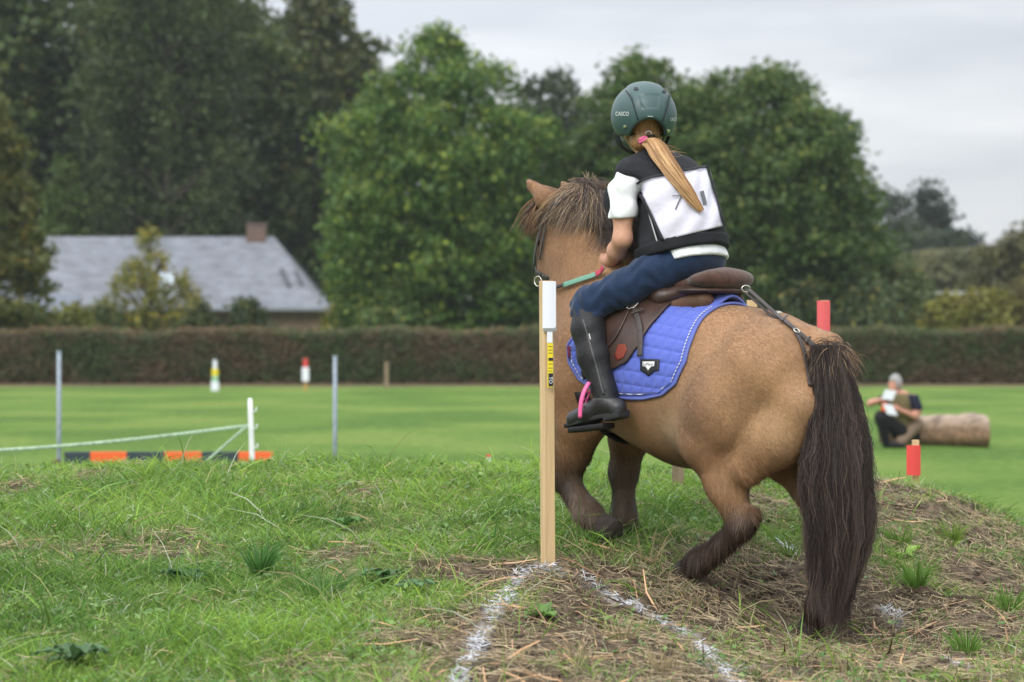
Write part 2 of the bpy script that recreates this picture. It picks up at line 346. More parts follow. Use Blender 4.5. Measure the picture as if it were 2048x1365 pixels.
# bare strip of earth at the foot of the hedge
cp = tn('ShaderNodeTexCoord'); sxyz = tn('ShaderNodeSeparateXYZ'); t.links.new(cp.outputs['Object'], sxyz.inputs[0])
ma = tn('ShaderNodeMath', operation='MULTIPLY_ADD'); t.links.new(tnoise(.8, 4), ma.inputs[0]); ma.inputs[1].default_value = 6; t.links.new(sxyz.outputs['Y'], ma.inputs[2])
m1 = tn('ShaderNodeMapRange'); m1.inputs['From Min'].default_value = 74.2; m1.inputs['From Max'].default_value = 77.2; t.links.new(ma.outputs[0], m1.inputs['Value'])
brn = tramp(tnoise(3, 5), [(.35, (.075, .05, .03)), (.65, (.16, .12, .07))]); m2 = tn('ShaderNodeMapRange'); m2.inputs['From Min'].default_value = 78.6; m2.inputs['From Max'].default_value = 80; m2.inputs['To Min'].default_value = 1; m2.inputs['To Max'].default_value = 0; t.links.new(sxyz.outputs['Y'], m2.inputs['Value'])
mm2 = tn('ShaderNodeMath', operation='MULTIPLY'); t.links.new(m1.outputs[0], mm2.inputs[0]); t.links.new(m2.outputs[0], mm2.inputs[1]); c4 = tmix(mm2.outputs[0], c3, brn)
t.links.new(c4, b.inputs['Base Color'])
bn = tn('ShaderNodeBump'); bn.inputs['Distance'].default_value = .02; t.links.new(tnoise(40, 6), bn.inputs['Height']); t.links.new(bn.outputs[0], b.inputs['Normal'])
tag(mk('ground', np.stack([X, Y, Z], -1), GF, gm, cols=gcol.reshape(-1, 3)), 'green meadow rising to a rough grassy bank in front', kind='structure')

def px_(x, y): return 1024+FPX*x/np.maximum(y, .1)
# ---- grass on the bank
def sample_bank(n, dens=None):
    y = 6.3+rng.random(n)**.85*7.6; x = (rng.random(n)*2450-1230)/FPX*y
    if dens is not None: k = rng.random(n) < dens(x, y); x, y = x[k], y[k]
    return x, y
def blades(n, dens, hmin, hmax, w, colf, lean=.6, K=4, droop=.5, z_off=0):
    x, y = sample_bank(n, dens); n = len(x); z = ground(x, y)+z_off; H = hmin+(hmax-hmin)*rng.random(n)**1.3; H *= .35+1.3*fbm(x, y, 3.2, 21)**1.5*1.3
    a = noise2(x, y, 2.2, 31)*9+rng.normal(0, 2.0, n); ln = lean*(.3+rng.random(n))
    s_ = np.linspace(0, 1, K)[None]; out_ = H[:, None]*(ln[:, None]*s_*.5+droop*ln[:, None]*s_**2.2); up = H[:, None]*(s_-(droop*.55*ln[:, None])*s_**2.2)
    Cp = np.stack([x[:, None]+np.cos(a)[:, None]*out_, y[:, None]+np.sin(a)[:, None]*out_, z[:, None]+up-.01], -1)
    ww = w*(.6+.8*rng.random(n))[:, None]*np.array([1, .95, .7, .12])[None, :K] if K == 4 else w*np.linspace(1, .1, K)[None]*np.ones((n, 1))
    sd_ = np.stack([rng.normal(0, 1, n), -1+rng.normal(0, .6, n), .3*rng.normal(0, 1, n)], 1)
    col = colf(x, y, n); return ribbons(Cp, ww, sd_, col)
def tip_grade(col, lo=.55): # colour rises from darker stem to paler tip
    n = len(col); g_ = np.array([.8, .95, 1.08, 1.18])[None, :, None]; return col[:, None]*g_
def gcolf(x, y, n):
    u = fbm(x, y, 1.3, 41)+rng.normal(0, .16, n); d = dirt(x, y); u2 = rng.random(n)
    a = np.array([.085, .185, .03]); b_ = np.array([.29, .44, .07]); c_ = np.array([.46, .41, .2]); c = a+(b_-a)*np.clip(u*1.5-.25, 0, 1)[:, None]
    dry = (u2 < .035+.3*d+.12*sstep(.55, .8, fbm(x, y, 2, 44))); c[dry] = c_*(.6+.6*rng.random(dry.sum()))[:, None]
    blu = rng.random(n) < .25; c[blu] = c[blu]*[.85, 1.0, 1.35]; c *= (.55+.85*rng.random(n))[:, None]; pal = rng.random(n) < .035; c[pal] = np.array([.5, .55, .4])*(.7+.4*rng.random(pal.sum()))[:, None]
    return tip_grade(c)
pw_f = lambda x, y: pline(x, y)
gd = lambda x, y: np.clip(1-.97*dirt(x, y)+.45*sstep(.52, .68, fbm(x, y, 4.5, 99)), 0, 1)*(1-.35*sstep(.03, .07, .1-pw_f(x, y)))*(.45+.75*fbm(x, y, 1.9, 51))
grs = mat('grass_blade', attr=True, rough=.45, spec=.35, trans=.42)
V, F_, cc = blades(250000, gd, .025, .085, .0017, gcolf, lean=1.05)
tag(mk('grass', V, F_, grs, cols=cc), 'uneven green grass covering the bank in the foreground', kind='stuff')
V, F_, cc = blades(4500, lambda x, y: (fbm(x, y, 1.1, 61) > .52)*np.clip(1-.8*dirt(x, y), 0, 1)*.8, .12, .2, .0023, gcolf, lean=.9, droop=.7)
tag(mk('long_grass', V, F_, grs, cols=cc), 'longer arching grass blades scattered over the bank', kind='stuff')
# ---- straw and cut stalks lying on the bare patches
def straw(n, dens, L, w, colf, rise=.25):
    x, y = sample_bank(n, dens); n = len(x); a = rng.random(n)*6.28; l = L*(.3+rng.random(n)**2*1.2); s_ = np.linspace(-.5, .5, 4)[None]; bend = rng.normal(0, .25, n)
    X_ = x[:, None]+np.cos(a)[:, None]*l[:, None]*s_-np.sin(a)[:, None]*l[:, None]*bend[:, None]*s_**2*2
    Y_ = y[:, None]+np.sin(a)[:, None]*l[:, None]*s_+np.cos(a)[:, None]*l[:, None]*bend[:, None]*s_**2*2
    z = ground(X_, Y_)+.008+.022*rng.random(n)[:, None]+rise*l[:, None]*rng.normal(0, .5, n)[:, None]*s_
    c = colf(x, y, n); return ribbons(np.stack([X_, Y_, z], -1), w*(.5+rng.random(n))[:, None]*np.array([.6, 1, 1, .5])[None], np.stack([rng.normal(0, .5, n), rng.normal(-.4, .5, n), np.ones(n)], 1), np.repeat(c[:, None], 4, 1))
def scol(x, y, n):
    u = rng.random(n)[:, None]; a = np.array([.07, .05, .03]); b_ = np.array([.46, .36, .22]); return a+(b_-a)*u**1.3
V, F_, cc = straw(120000, lambda x, y: np.clip(.03+1.1*dirt(x, y)*(.25+1.2*sstep(.35, .65, fbm(x, y, 3.5, 97))), 0, 1), .085, .0013, scol)
tag(mk('straw', V, F_, mat('straw', attr=True, rough=.8), cols=cc), 'dry cut stalks and straw lying on the bare patches of the bank', kind='stuff')
V, F_, cc = straw(2600, lambda x, y: .01+.9*dirt(x, y), .2, .0028, lambda x, y, n: scol(x, y, n)*[1.2, .95, .85], rise=.5)
tag(mk('twigs', V, F_, mat('straw', attr=True, rough=.8), cols=cc), 'coarse dead stalks poking out of the bare bank', kind='stuff')
# ---- clover and small leaves between the grass, stubble on the bare patches
x, y = sample_bank(26000, lambda x, y: (.15+.9*sstep(.45, .7, fbm(x, y, 2.4, 81)))*np.clip(1-.6*dirt(x, y), 0, 1)); n = len(x); z = ground(x, y)+.012+.03*rng.random(n)
nn = np.stack([rng.normal(0, .5, n), rng.normal(-.2, .5, n), np.ones(n)], 1); nn /= np.linalg.norm(nn, axis=1)[:, None]; e1 = np.cross(nn, rng.normal(0, 1, (n, 3))); e1 /= np.linalg.norm(e1, axis=1)[:, None]; e2 = np.cross(nn, e1); sz = (.006+.012*rng.random(n)**2)[:, None]; Pc = np.stack([x, y, z], 1)
V = np.stack([Pc-e1*sz, Pc+e2*sz*.6, Pc+e1*sz, Pc-e2*sz*.6], 1).reshape(-1, 3); cc = np.repeat((np.array([.09, .19, .045])+rng.random((n, 1))*np.array([.12, .13, .05]))*(.6+.6*rng.random((n, 1))), 4, 0)
tag(mk('clover', V, np.arange(n*4).reshape(-1, 4), mat('weed_leaf', attr=True, rough=.5, trans=.25, noise=(60, .2)), cols=cc), 'low clover and small round leaves between the grass of the bank', kind='stuff')
V, F_, cc = blades(16000, lambda x, y: .7*dirt(x, y), .02, .075, .0018, lambda x, y, n: np.repeat(scol(x, y, n)[:, None], 4, 1), lean=.7, droop=.1)
tag(mk('stubble', V, F_, mat('straw'), cols=cc), 'short upright cut stubble on the bare patches', kind='stuff')
# ---- clods of broken soil
x, y = sample_bank(9000, lambda x, y: np.clip(dirt(x, y)-.15, 0, 1)*(.3+.9*(px_(x, y) > 1000))); n = len(x)
ico = np.array([(0, 0, 1), (.9, 0, .4), (.28, .86, .4), (-.73, .53, .4), (-.73, -.53, .4), (.28, -.86, .4), (.73, .53, -.4), (-.28, .86, -.4), (-.9, 0, -.4), (-.28, -.86, -.4), (.73, -.53, -.4), (0, 0, -1)])
icf = np.array([(0, 1, 2), (0, 2, 3), (0, 3, 4), (0, 4, 5), (0, 5, 1), (1, 6, 2), (2, 7, 3), (3, 8, 4), (4, 9, 5), (5, 10, 1), (6, 7, 2), (7, 8, 3), (8, 9, 4), (9, 10, 5), (10, 6, 1), (11, 7, 6), (11, 8, 7), (11, 9, 8), (11, 10, 9), (11, 6, 10)])
V = np.stack([x, y, ground(x, y)+.004], 1)[:, None]+ico[None]*((.004+.016*rng.random(n)**3)[:, None]*(.7+.6*rng.random((n, 12))))[..., None]*[1.2, 1.2, .8]
cc = np.repeat(np.array([.085, .06, .042])*(.4+1.1*rng.random(n))[:, None], 12, 0); tag(mk('soil_clods', V, (icf[None]+np.arange(n)[:, None, None]*12).reshape(-1, 3), mat('clod', attr=True, rough=.95, noise=(90, .3)), cols=cc, smooth=False), 'small broken clods of brown soil on the bare parts of the bank', kind='stuff')
# ---- sprayed white line
def wcol(x, y, n): return np.array([.62, .63, .67])*(.5+.5*rng.random(n))[:, None]
def lined(s): return lambda x, y: (pline(x, y) < s*(.5+fbm(x, y, 6, 71)))*(fbm(x, y, 9, 72) > .36)
V1 = straw(260000, lined(.022), .05, .0015, wcol, rise=.6)
V2 = blades(120000, lined(.019), .02, .055, .0014, lambda x, y, n: np.repeat(wcol(x, y, n)[:, None], 4, 1), lean=1.)
V = np.concatenate([V1[0], V2[0]]); F_ = np.concatenate([V1[1], V2[1]+len(V1[0])]); cc = np.concatenate([V1[2], V2[2]])
tag(mk('marking_line', V, F_, mat('sprayed', attr=True, rough=.8), cols=cc), 'white sprayed marking line over the grass around the foot of the wooden stake', kind='stuff')
# ---- tufts and broad-leaved weeds
def tuft(px, py, n, h, label, tint=(1, 1, 1), spread=.08):
    g = G(px, py); r = thing('grass_tuft', label, 'grass tuft', (g[0], g[1], g[2]), group='grass tufts on the bank')
    a = rng.random(n)*6.28; rr = spread*.35*rng.random(n); H = h*(.5+.6*rng.random(n)); ln = .25+.7*rng.random(n); s_ = np.linspace(0, 1, 5)[None]
    o_ = rr[:, None]+H[:, None]*ln[:, None]*(s_*.4+.45*s_**2); Cp = np.stack([g[0]+np.cos(a)[:, None]*o_, g[1]+np.sin(a)[:, None]*o_, g[2]-.01+H[:, None]*(s_-.28*ln[:, None]*s_**2.5)], -1)
    c = np.array([.13, .24, .045])*np.array(tint)*(.7+.6*rng.random(n))[:, None]
    V, F_, cc = ribbons(Cp, .0026*np.array([1, 1, .85, .55, .08])[None]*np.ones((n, 1)), np.stack([rng.normal(0, .6, n), -np.ones(n), rng.normal(0, .3, n)], 1), np.repeat(c[:, None], 5, 1)*np.array([.75, .9, 1, 1.1, 1.15])[None, :, None])
    mk('blades', V, F_, grs, r, cols=cc)
tuft(1832, 1185, 90, .17, 'bright green upright grass tuft right of the pony tail')
tuft(1935, 1320, 80, .15, 'bright green grass tuft low at the bottom right of the bank')
tuft(1800, 1095, 50, .13, 'small pale green grass tuft just right of the pony tail', (1, 1, .9))
tuft(520, 1150, 80, .17, 'dark green leaning grass tuft in the middle of the left bank', (.6, .8, 1))
tuft(1905, 1085, 45, .13, 'thin yellowish grass tuft on the right slope of the bank', (1.2, 1, .9))
tuft(2020, 1230, 50, .16, 'tall green grass tuft at the right edge of the bank')
tuft(650, 1210, 70, .16, 'blue-green grass tuft near the broad-leaved weed', (.7, .85, 1.1))
tuft(1580, 1120, 40, .11, 'small yellow-green grass tuft under the pony belly', (1.1, 1, .9))
for px, py, n_, h_, lab in [(1297, 1135, 9, .2, 'thin dead stalk clump standing under the pony belly'), (1388, 1215, 8, .11, 'reddish dead stalks below the pony raised hind foot'), (1150, 1335, 26, .11, 'dry straw clump at the bottom between the white lines'), (1245, 1290, 30, .12, 'dense dry straw clump right of the stake foot'), (1330, 1350, 24, .12, 'dry straw clump at the bottom edge beside the right white line'), (1010, 1290, 16, .1, 'dry straw clump beside the left white line'), (1690, 1345, 14, .08, 'dead stubble clump in front of the pony tail'), (1060, 1220, 12, .08, 'small dead stalk clump below the stake')]:
    tuft(px, py, n_, h_, lab, (2.6, 1.15, 3.4), .12)
lfm = mat('weed_leaf', attr=True, rough=.5, trans=.25, noise=(60, .2))
def weed(px, py, n, L, label, col=(.07, .15, .045), wd=.42):
    g = G(px, py); r = thing('dock_plant', label, 'weed', g, group='broad-leaved weeds on the bank')
    for i in range(n):
        a = i*2.4+random.random(); l = L*(.6+.5*random.random()); up = .3+.6*random.random(); U, Vv = 9, 5; s_ = np.linspace(0, 1, U); w_ = l*wd*np.sin(np.pi*np.clip(s_*.93+.06, 0, 1))**.8*.5
        ox = l*s_*(.95-.1*up); oz = .02+l*up*(s_*1.2-s_**2*.95)
        pts = []
        for k in range(U):
            for v in np.linspace(-1, 1, Vv):
                q = v*w_[k]; zz = oz[k]+abs(v)*w_[k]*.35+.006*math.sin(9*s_[k]*3+v*2); pts.append((g[0]+math.cos(a)*ox[k]-math.sin(a)*q, g[1]+math.sin(a)*ox[k]+math.cos(a)*q, g[2]+zz))
        F_ = [[k*Vv+j, k*Vv+j+1, (k+1)*Vv+j+1, (k+1)*Vv+j] for k in range(U-1) for j in range(Vv-1)]; c = np.array(col)*(.75+.5*random.random())
        cc = np.tile(c, (len(pts), 1)); cc[2::5] *= 1.35; mk('leaf', pts, F_, lfm, r, cols=cc)
weed(775, 1170, 9, .13, 'broad-leaved weed left of the wooden stake', (.075, .16, .05))
weed(830, 1190, 6, .1, 'small broad-leaved weed just left of the white line', (.11, .2, .09))
weed(1085, 1245, 7, .085, 'pale round-leaved weed below the foot of the wooden stake', (.12, .22, .05), .7)
weed(150, 1335, 7, .13, 'broad-leaved weed in the bottom left corner', (.09, .17, .07))
weed(1815, 1125, 5, .12, 'yellow-green dock leaves on the right slope', (.2, .32, .05))
weed(380, 1170, 7, .11, 'dark low weed in the grass on the left bank', (.05, .12, .045))
weed(690, 1060, 5, .08, 'small clover-like weed in the middle of the left bank', (.09, .19, .05), .8)
weed(1640, 1330, 4, .05, 'tiny green weed in front of the pony hind hoof', (.09, .16, .05))
# ================================================================ pony
def lofter(st, k):
    st = np.array(st, float); ts = np.linspace(st[0, 0], st[-1, 0], 240); A = [np.interp(ts, st[:, 0], st[:, i]) for i in range(1, 5)]
    ker = np.hanning(21); ker /= ker.sum(); A = [np.convolve(np.pad(a, 10, 'edge'), ker, 'valid') for a in A]
    def f(p):
        x = p[..., 0]; tt = np.clip(x, ts[0], ts[-1]); zc, w, ht, hb = [np.interp(tt, ts, a) for a in A]; dz = p[..., 2]-zc; h = np.where(dz > 0, ht, hb)
        q = np.sqrt((p[..., 1]/w)**2+(dz/h)**2); d = (q-1)*np.minimum(w, h); e = np.abs(x-tt); return np.where(e > 0, np.sqrt(np.maximum(d, 0)**2+e*e), d)
    return [('f', f, k)]
trunk = lofter([(-.07, 1.50, .05, .06, .06), (-.03, 1.50, .15, .16, .14), (.05, 1.50, .17, .235, .19), (.18, 1.51, .222, .275, .235), (.32, 1.52, .262, .285, .275), (.5, 1.52, .287, .30, .32), (.65, 1.54, .30, .315, .325), (.8, 1.57, .285, .335, .30), (.93, 1.61, .25, .35, .29), (1.05, 1.64, .215, .32, .26), (1.17, 1.65, .165, .24, .22), (1.24, 1.64, .09, .12, .12)], .05)
PB = list(trunk)
PB += chain([(.15, .13, 1.57, .175), (.27, .165, 1.44, .155), (.36, .185, 1.335, .115)], k=.07)
PB += chain([(.01, .10, 1.46, .11), (.09, .13, 1.345, .10), (.20, .16, 1.24, .07)], k=.05)
PB += chain([(.34, .185, 1.31, .10), (.295, .165, 1.17, .068), (.24, .15, 1.04, .05)], k=.04)
PB += chain([(.185, .15, 1.065, .032), (.235, .15, 1.03, .046), (.32, .15, .957, .035), (.39, .15, .912, .035), (.43, .15, .888, .043), (.475, .15, .86, .038)], k=.025)
PB += chain([(.16, -.10, 1.54, .16), (.24, -.145, 1.41, .15), (.28, -.17, 1.29, .12), (.15, -.14, 1.15, .066), (.07, -.125, 1.03, .05), (.08, -.12, .86, .035), (.09, -.12, .73, .046), (.115, -.12, .68, .04)], k=.04)
PB += chain([(.03, -.08, 1.44, .10), (.09, -.12, 1.27, .095), (.08, -.13, 1.12, .055)], k=.05)
PB += chain([(1.0, .11, 1.66, .15), (1.06, .13, 1.5, .13), (1.04, .135, 1.37, .092), (1.085, .13, 1.26, .064), (1.125, .13, 1.165, .052), (1.07, .13, 1.09, .035), (1.005, .13, 1.03, .043), (.955, .13, 1.005, .036)], k=.045)
PB += chain([(1.0, -.11, 1.64, .15), (1.03, -.13, 1.46, .11), (1.03, -.13, 1.32, .075), (1.06, -.13, 1.165, .049), (1.06, -.13, 1.07, .033), (1.06, -.13, 1.0, .043), (1.085, -.13, .975, .038)], k=.045)
PB += chain([(1.0, 0, 1.78, .27), (1.09, 0, 1.94, .22), (1.15, 0, 2.07, .16), (1.2, 0, 2.145, .112)], sc=(1, .58, 1), k=.08)
PB += chain([(1.2, .0, 2.17, .1), (1.235, .005, 2.05, .105), (1.26, .005, 1.95, .082), (1.275, -.01, 1.88, .062), (1.275, -.015, 1.85, .055)], sc=(1, .8, 1), k=.05)
for s_ in (1, -1):
    PB += chain([(1.205, .07*s_, 2.18, .052), (1.26, .085*s_+.005, 2.228, .046), (1.325, .095*s_+.01, 2.28, .019), (1.365, .1*s_+.01, 2.315, .002)], k=.02)
PB += chain([(.03, 0, 1.68, .05), (-.04, 0, 1.66, .045), (-.07, 0, 1.55, .035), (-.075, 0, 1.4, .02)], k=.04)
pony_f = make_sdf(PB)
PV, PQ = surfnet(pony_f, (-.2, -.42, .58), (1.5, .42, 2.4), .0125, 1)
def coat(p):
    t_, y_, z_ = p[:, 0], p[:, 1], p[:, 2]; n1 = noise2(t_*3+y_, z_*3, 3, 91)[:, None]; n2 = noise2(t_+z_*2, y_*2+z_, 8, 92)[:, None]
    c = np.tile(np.array([.37, .225, .125]), (len(p), 1))
    mixc = lambda c, col, w: c*(1-w[:, None])+np.array(col)*w[:, None]
    c = mixc(c, (.26, .145, .075), sstep(.8, 1.1, t_)*.8)                       # redder shoulder and neck
    c = mixc(c, (.42, .31, .19), np.exp(-(((t_-.49)/.08)**2+((z_-1.34)/.13)**2))*.85)   # pale tan groin, with the flank crease's relief painted into the coat
    c = mixc(c, (.40, .27, .155), np.exp(-(((t_-.03)/.14)**2+((z_-1.38)/.12)**2))*.7)
    c = mixc(c, (.19, .115, .068), np.exp(-(((t_-.33)/.09)**2+((z_-1.43)/.14)**2))*.75) # thigh front darkened, muscle shading painted into the coat
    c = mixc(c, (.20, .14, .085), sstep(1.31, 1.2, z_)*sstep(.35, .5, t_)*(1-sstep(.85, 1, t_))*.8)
    hind = t_ < .6; k0 = np.where(hind, 1.17, 1.33); k1 = np.where(hind, 1.03, 1.14); leg = np.where(hind, sstep(0, 1, (k0-z_)/(k0-k1)), sstep(0, 1, (k0-z_)/(k0-k1))*(t_ > .85))
    c = mixc(c, (.036, .026, .022), leg*.93)
    inner = np.where(hind, 0, (t_ > .85)*sstep(1.3, 1.1, z_)*sstep(-.01, .03, (1.07-t_)))
    c = mixc(c, (.2, .15, .11), inner*.55)
    c = mixc(c, (.12, .08, .055), sstep(1.95, 1.85, z_)*(t_ > 1.25)*.8)
    c = mixc(c, (.13, .085, .06), np.exp(-(y_/.018)**2)*(z_ > 1.74)*.25*(t_ < .9))
    n3 = noise2(t_*30+z_*9, z_*14-t_*6+y_*11, 1, 93)[:, None]; n4 = noise2(t_*9+y_*4, z_*9, 1, 94)[:, None]; return c*(.72+.16*n1+.12*n2+.2*n3+.16*n4)*np.array([.93, .86, .80])
pony = thing('pony', 'dun pony with a dark mane and long dark tail climbing the bank under a child', 'pony', (*L2W(np.array([.6, 0, .8]))[:2], .75), TH)
furm = mat('pony_coat', attr=True, rough=.62, spec=.2, noise=(150, .16), bump=(220, .004), stretch=(1, 1, .35), sheen=.15)
body = mk('body', L2W(PV), PQ, furm, pony, cols=coat(PV))
# short coat hairs
tri = np.concatenate([PQ[:, [0, 1, 2]], PQ[:, [0, 2, 3]]]); a_, b_, c_ = PV[tri[:, 0]], PV[tri[:, 1]], PV[tri[:, 2]]
nr = np.cross(b_-a_, c_-a_); ar = np.linalg.norm(nr, axis=1); nr /= ar[:, None]+1e-12
if ((PV[PQ].mean(1)-PV.mean(0))*np.cross(PV[PQ[:, 1]]-PV[PQ[:, 0]], PV[PQ[:, 3]]-PV[PQ[:, 0]])).sum() < 0:
    nr = -nr; PQ = PQ[:, ::-1]; body.data.flip_normals()
def fur(n, flow, length, w, colf, ff=None, lift=.25, seedm=None):
    i = rng.choice(len(tri), n, p=ar/ar.sum()); r1, r2 = rng.random(n), rng.random(n); q = r1+r2 > 1; r1[q], r2[q] = 1-r1[q], 1-r2[q]
    p = a_[i]+(b_-a_)[i]*r1[:, None]+(c_-a_)[i]*r2[:, None]; nn = nr[i]
    if seedm is not None: k = seedm(p, nn); p, nn = p[k], nn[k]
    n = len(p); fl = flow(p)+rng.normal(0, .16, (n, 3)); fl -= (fl*nn).sum(1)[:, None]*nn; fl /= np.linalg.norm(fl, axis=1)[:, None]+1e-9
    L = length(p)*(.6+.7*rng.random(n)); s_ = np.array([0, .5, 1.])[None, :, None]
    Cp = p[:, None]+fl[:, None]*L[:, None, None]*s_+nn[:, None]*(L[:, None, None]*lift*(s_-.35*s_**2))-nn[:, None]*.001
    c = colf(p)*(.72+.56*rng.random(n))[:, None]
    return ribbons(L2W(Cp), w*np.array([1, .8, .15])[None]*np.ones((n, 1)), W2Ld(nn), np.repeat(c[:, None], 3, 1)*np.array([.9, 1., 1.12])[None, :, None])
def W2Ld(v): return np.stack([cth*v[:, 0]-sth*v[:, 1], sth*v[:, 0]+cth*v[:, 1], v[:, 2]], 1)
def flow(p):
    t_, z_ = p[:, 0], p[:, 2]; leg = sstep(1.3, 1.1, z_); nk = sstep(1.0, 1.15, t_)*sstep(1.7, 1.9, z_)
    f = np.stack([-.9+.3*nk, .0*t_, -.35-.5*nk-.0*t_], 1); f += sstep(1.6, 1.3, z_)[:, None]*np.array([.2, 0, -.5]); return f*(1-leg[:, None])+leg[:, None]*np.array([0, 0, -1.])
def flen(p):
    z_, t_ = p[:, 2], p[:, 0]; return .014+.012*sstep(1.35, 1.22, z_)+.01*sstep(1.1, 1.25, t_)*sstep(1.7, 1.6, z_)+.008*sstep(1.15, 1.0, z_)
V, F_, cc = fur(260000, flow, flen, .00075, coat, seedm=lambda p, n: ~((p[:, 2] > 1.5)*(p[:, 0] > .5)*(p[:, 0] < .93)))
V2_, F2_, c2_ = fur(45000, flow, lambda p: flen(p)*1.8, .0013, lambda p: coat(p)*(.82+.36*rng.random(len(p)))[:, None], lift=.05, seedm=lambda p, n: ~((p[:, 2] > 1.5)*(p[:, 0] > .45)*(p[:, 0] < .93)))
F_ = np.concatenate([F_, F2_+len(V)]); V = np.concatenate([V, V2_]); cc = np.concatenate([cc, c2_])
mk('coat_hair', V, F_, mat('hair_strand', attr=True, rough=.5, spec=.3), pony, cols=cc)
hairm = mat('hair_strand')
# feather on the legs
def legf(p): return np.array([.15, .115, .085])*np.ones((len(p), 1))
V, F_, cc = fur(60000, lambda p: np.array([-.45, 0, -1.])*np.ones((len(p), 1)), lambda p: .026+0*p[:, 0], .0008, lambda p: coat(p)*1.15+.008, lift=.3,
                seedm=lambda p, n: (p[:, 2] < np.where(p[:, 0] > .8, 1.3, 1.08)) & (n[:, 0] < .1) & (p[:, 2] > .7))
mk('leg_feather', V, F_, hairm, pony, cols=cc)
# hooves
def hoof(c, fwd, up, r=.052, h=.06):
    c = np.array(c, float); fwd = np.array(fwd, float); up = np.array(up, float); up /= np.linalg.norm(up); sd_ = np.cross(up, fwd); sd_ /= np.linalg.norm(sd_); fwd = np.cross(sd_, up); V = []; n = 16
    for k, (s1, zz, sh) in enumerate([(1.08, -h, .014), (1.1, -h+.006, .014), (.98, -h*.3, .005), (.86, .012, 0), (.6, .02, 0)]):
        for j in range(n):
            a = 2*math.pi*j/n; V.append(c+up*zz+fwd*(math.cos(a)*r*s1+sh)+sd_*math.sin(a)*r*.9*s1)
    F_ = [[k*n+j, k*n+(j+1) % n, (k+1)*n+(j+1) % n, (k+1)*n+j] for k in range(4) for j in range(n)]+[list(range(n))[::-1], [4*n+j for j in range(n)]]
    return L2W(np.array(V)), F_
hm = mat('hoof_horn', (.04, .031, .025), .85, noise=(40, .4))
for c, f_, u in [((.495, .15, .848), (1, 0, -.55), (-.45, 0, .8)), ((.13, -.12, .655), (1, 0, 0), (-.3, 0, 1)), ((.925, .13, .985), (-.3, 0, -1), (1, 0, .35)), ((1.10, -.13, .955), (1, 0, 0), (-.3, 0, 1))]:
    V, F_ = hoof(c, f_, u); mk('hoof', V, F_, hm, pony)
# eyes, nostril-side detail
for s_ in (1, -1):
    V = []; n = 12; c = np.array([1.295, .01+.075*s_, 2.06])
    for i in range(n+1):
        for j in range(n): a, b2 = math.pi*i/n, 2*math.pi*j/n; V.append(c+.019*np.array([math.sin(a)*math.cos(b2), math.sin(a)*math.sin(b2), math.cos(a)]))
    F_ = [[i*n+j, i*n+(j+1) % n, (i+1)*n+(j+1) % n, (i+1)*n+j] for i in range(n) for j in range(n)]; mk('eye', L2W(np.array(V)), F_, mat('eye_dark', (.012, .008, .006), .1, .6), pony)
# tail: locks of wavy strands
TB = np.array([(l_, (a_+b_)/2, (b_-a_)/2*.79) for l_, a_, b_ in [(698, 1620, 1688), (731, 1621, 1702), (788, 1618, 1720), (845, 1612, 1735), (903, 1602, 1748), (960, 1592, 1760), (1017, 1598, 1764), (1074, 1600, 1764), (1131, 1602, 1752), (1188, 1606, 1732), (1245, 1612, 1716), (1295, 1618, 1700)]], float)
def hairlocks(nl, per, ys, xs, ws, D, wid, colf, wave=.006, ylen=None, dn=.075, clump=.8, K=22, fray=.0):
    out_ = []
    for l in range(nl):
        a = rng.random()*6.283; r = math.sqrt(rng.random()); u0, v0 = r*math.cos(a), r*math.sin(a); ye = ylen(u0, v0)
        n = int(per*(.5+rng.random())); uu = u0+rng.normal(0, .13, n); vv = v0+rng.normal(0, .13, n); s_ = np.linspace(0, 1, K); yy = ys[0]+(ye-ys[0])*s_[None]*(.9+.14*rng.random(n))[:, None]+(rng.random((n, 1))*34-8)*(1-s_[None])
        cl = clump*sstep(.35, 1, s_)[None]; U = uu[:, None]*(1-cl)+u0*cl; Vv = vv[:, None]*(1-cl)+v0*cl
        wx = np.interp(yy, ys, ws)/FPX*D; cx = (np.interp(yy, ys, xs)-1024)/FPX*D; ph = rng.random()*6.28; fr = 9+6*rng.random()
        wv = wave*sstep(.2, .9, s_)*np.sin(fr*.6*s_+ph)+wave*.3*np.sin(fr*3.1*s_+ph*2)*sstep(.25, .7, s_)+.0055*np.sin(34*s_+ph*3+2*np.sin(5*s_+ph))*sstep(.12, .35, s_); ind = rng.normal(0, .0055, (n, 1))*np.sin(s_*(14+14*rng.random((n, 1)))+rng.random((n, 1))*6)*sstep(.08, .3, s_)+fray*rng.normal(0, 1, (n, 1))*s_**2
        x = cx+U*wx+wv+ind; y = D+Vv*wx*.75*dn/.075+rng.normal(0, .003, (n, 1))*np.cos(s_*17); z = CZ-(yy-HZ)/FPX*D
        c = colf(n, l); out_.append((np.stack([x, y, z], -1), c))
    Cp = np.concatenate([o[0] for o in out_]); cl = np.concatenate([o[1] for o in out_]); n = len(Cp)
    w_ = wid*np.r_[np.ones(K-4), .85, .6, .4, .15][None]*(.6+.7*rng.random(n))[:, None]
    side = np.stack([rng.normal(0, .6, n), -np.ones(n), rng.normal(0, .2, n)], 1)
    return ribbons(Cp, w_, side, cl)
def tcol(n, l):
    base = np.array([.022, .016, .015]) if rng.random() < .62 else np.array([.055, .038, .032]); c = base*(.6+.9*rng.random(n))[:, None]; k = rng.random(n) < .02; c[k] = [.12, .085, .06]; g_ = np.linspace(1, 1.7, 22)[None, :, None]; return c[:, None]*g_
def tlen(u, v): return 1268-90*abs(u)**2-370*rng.random()**1.1+(18 if u > .2 else 0)
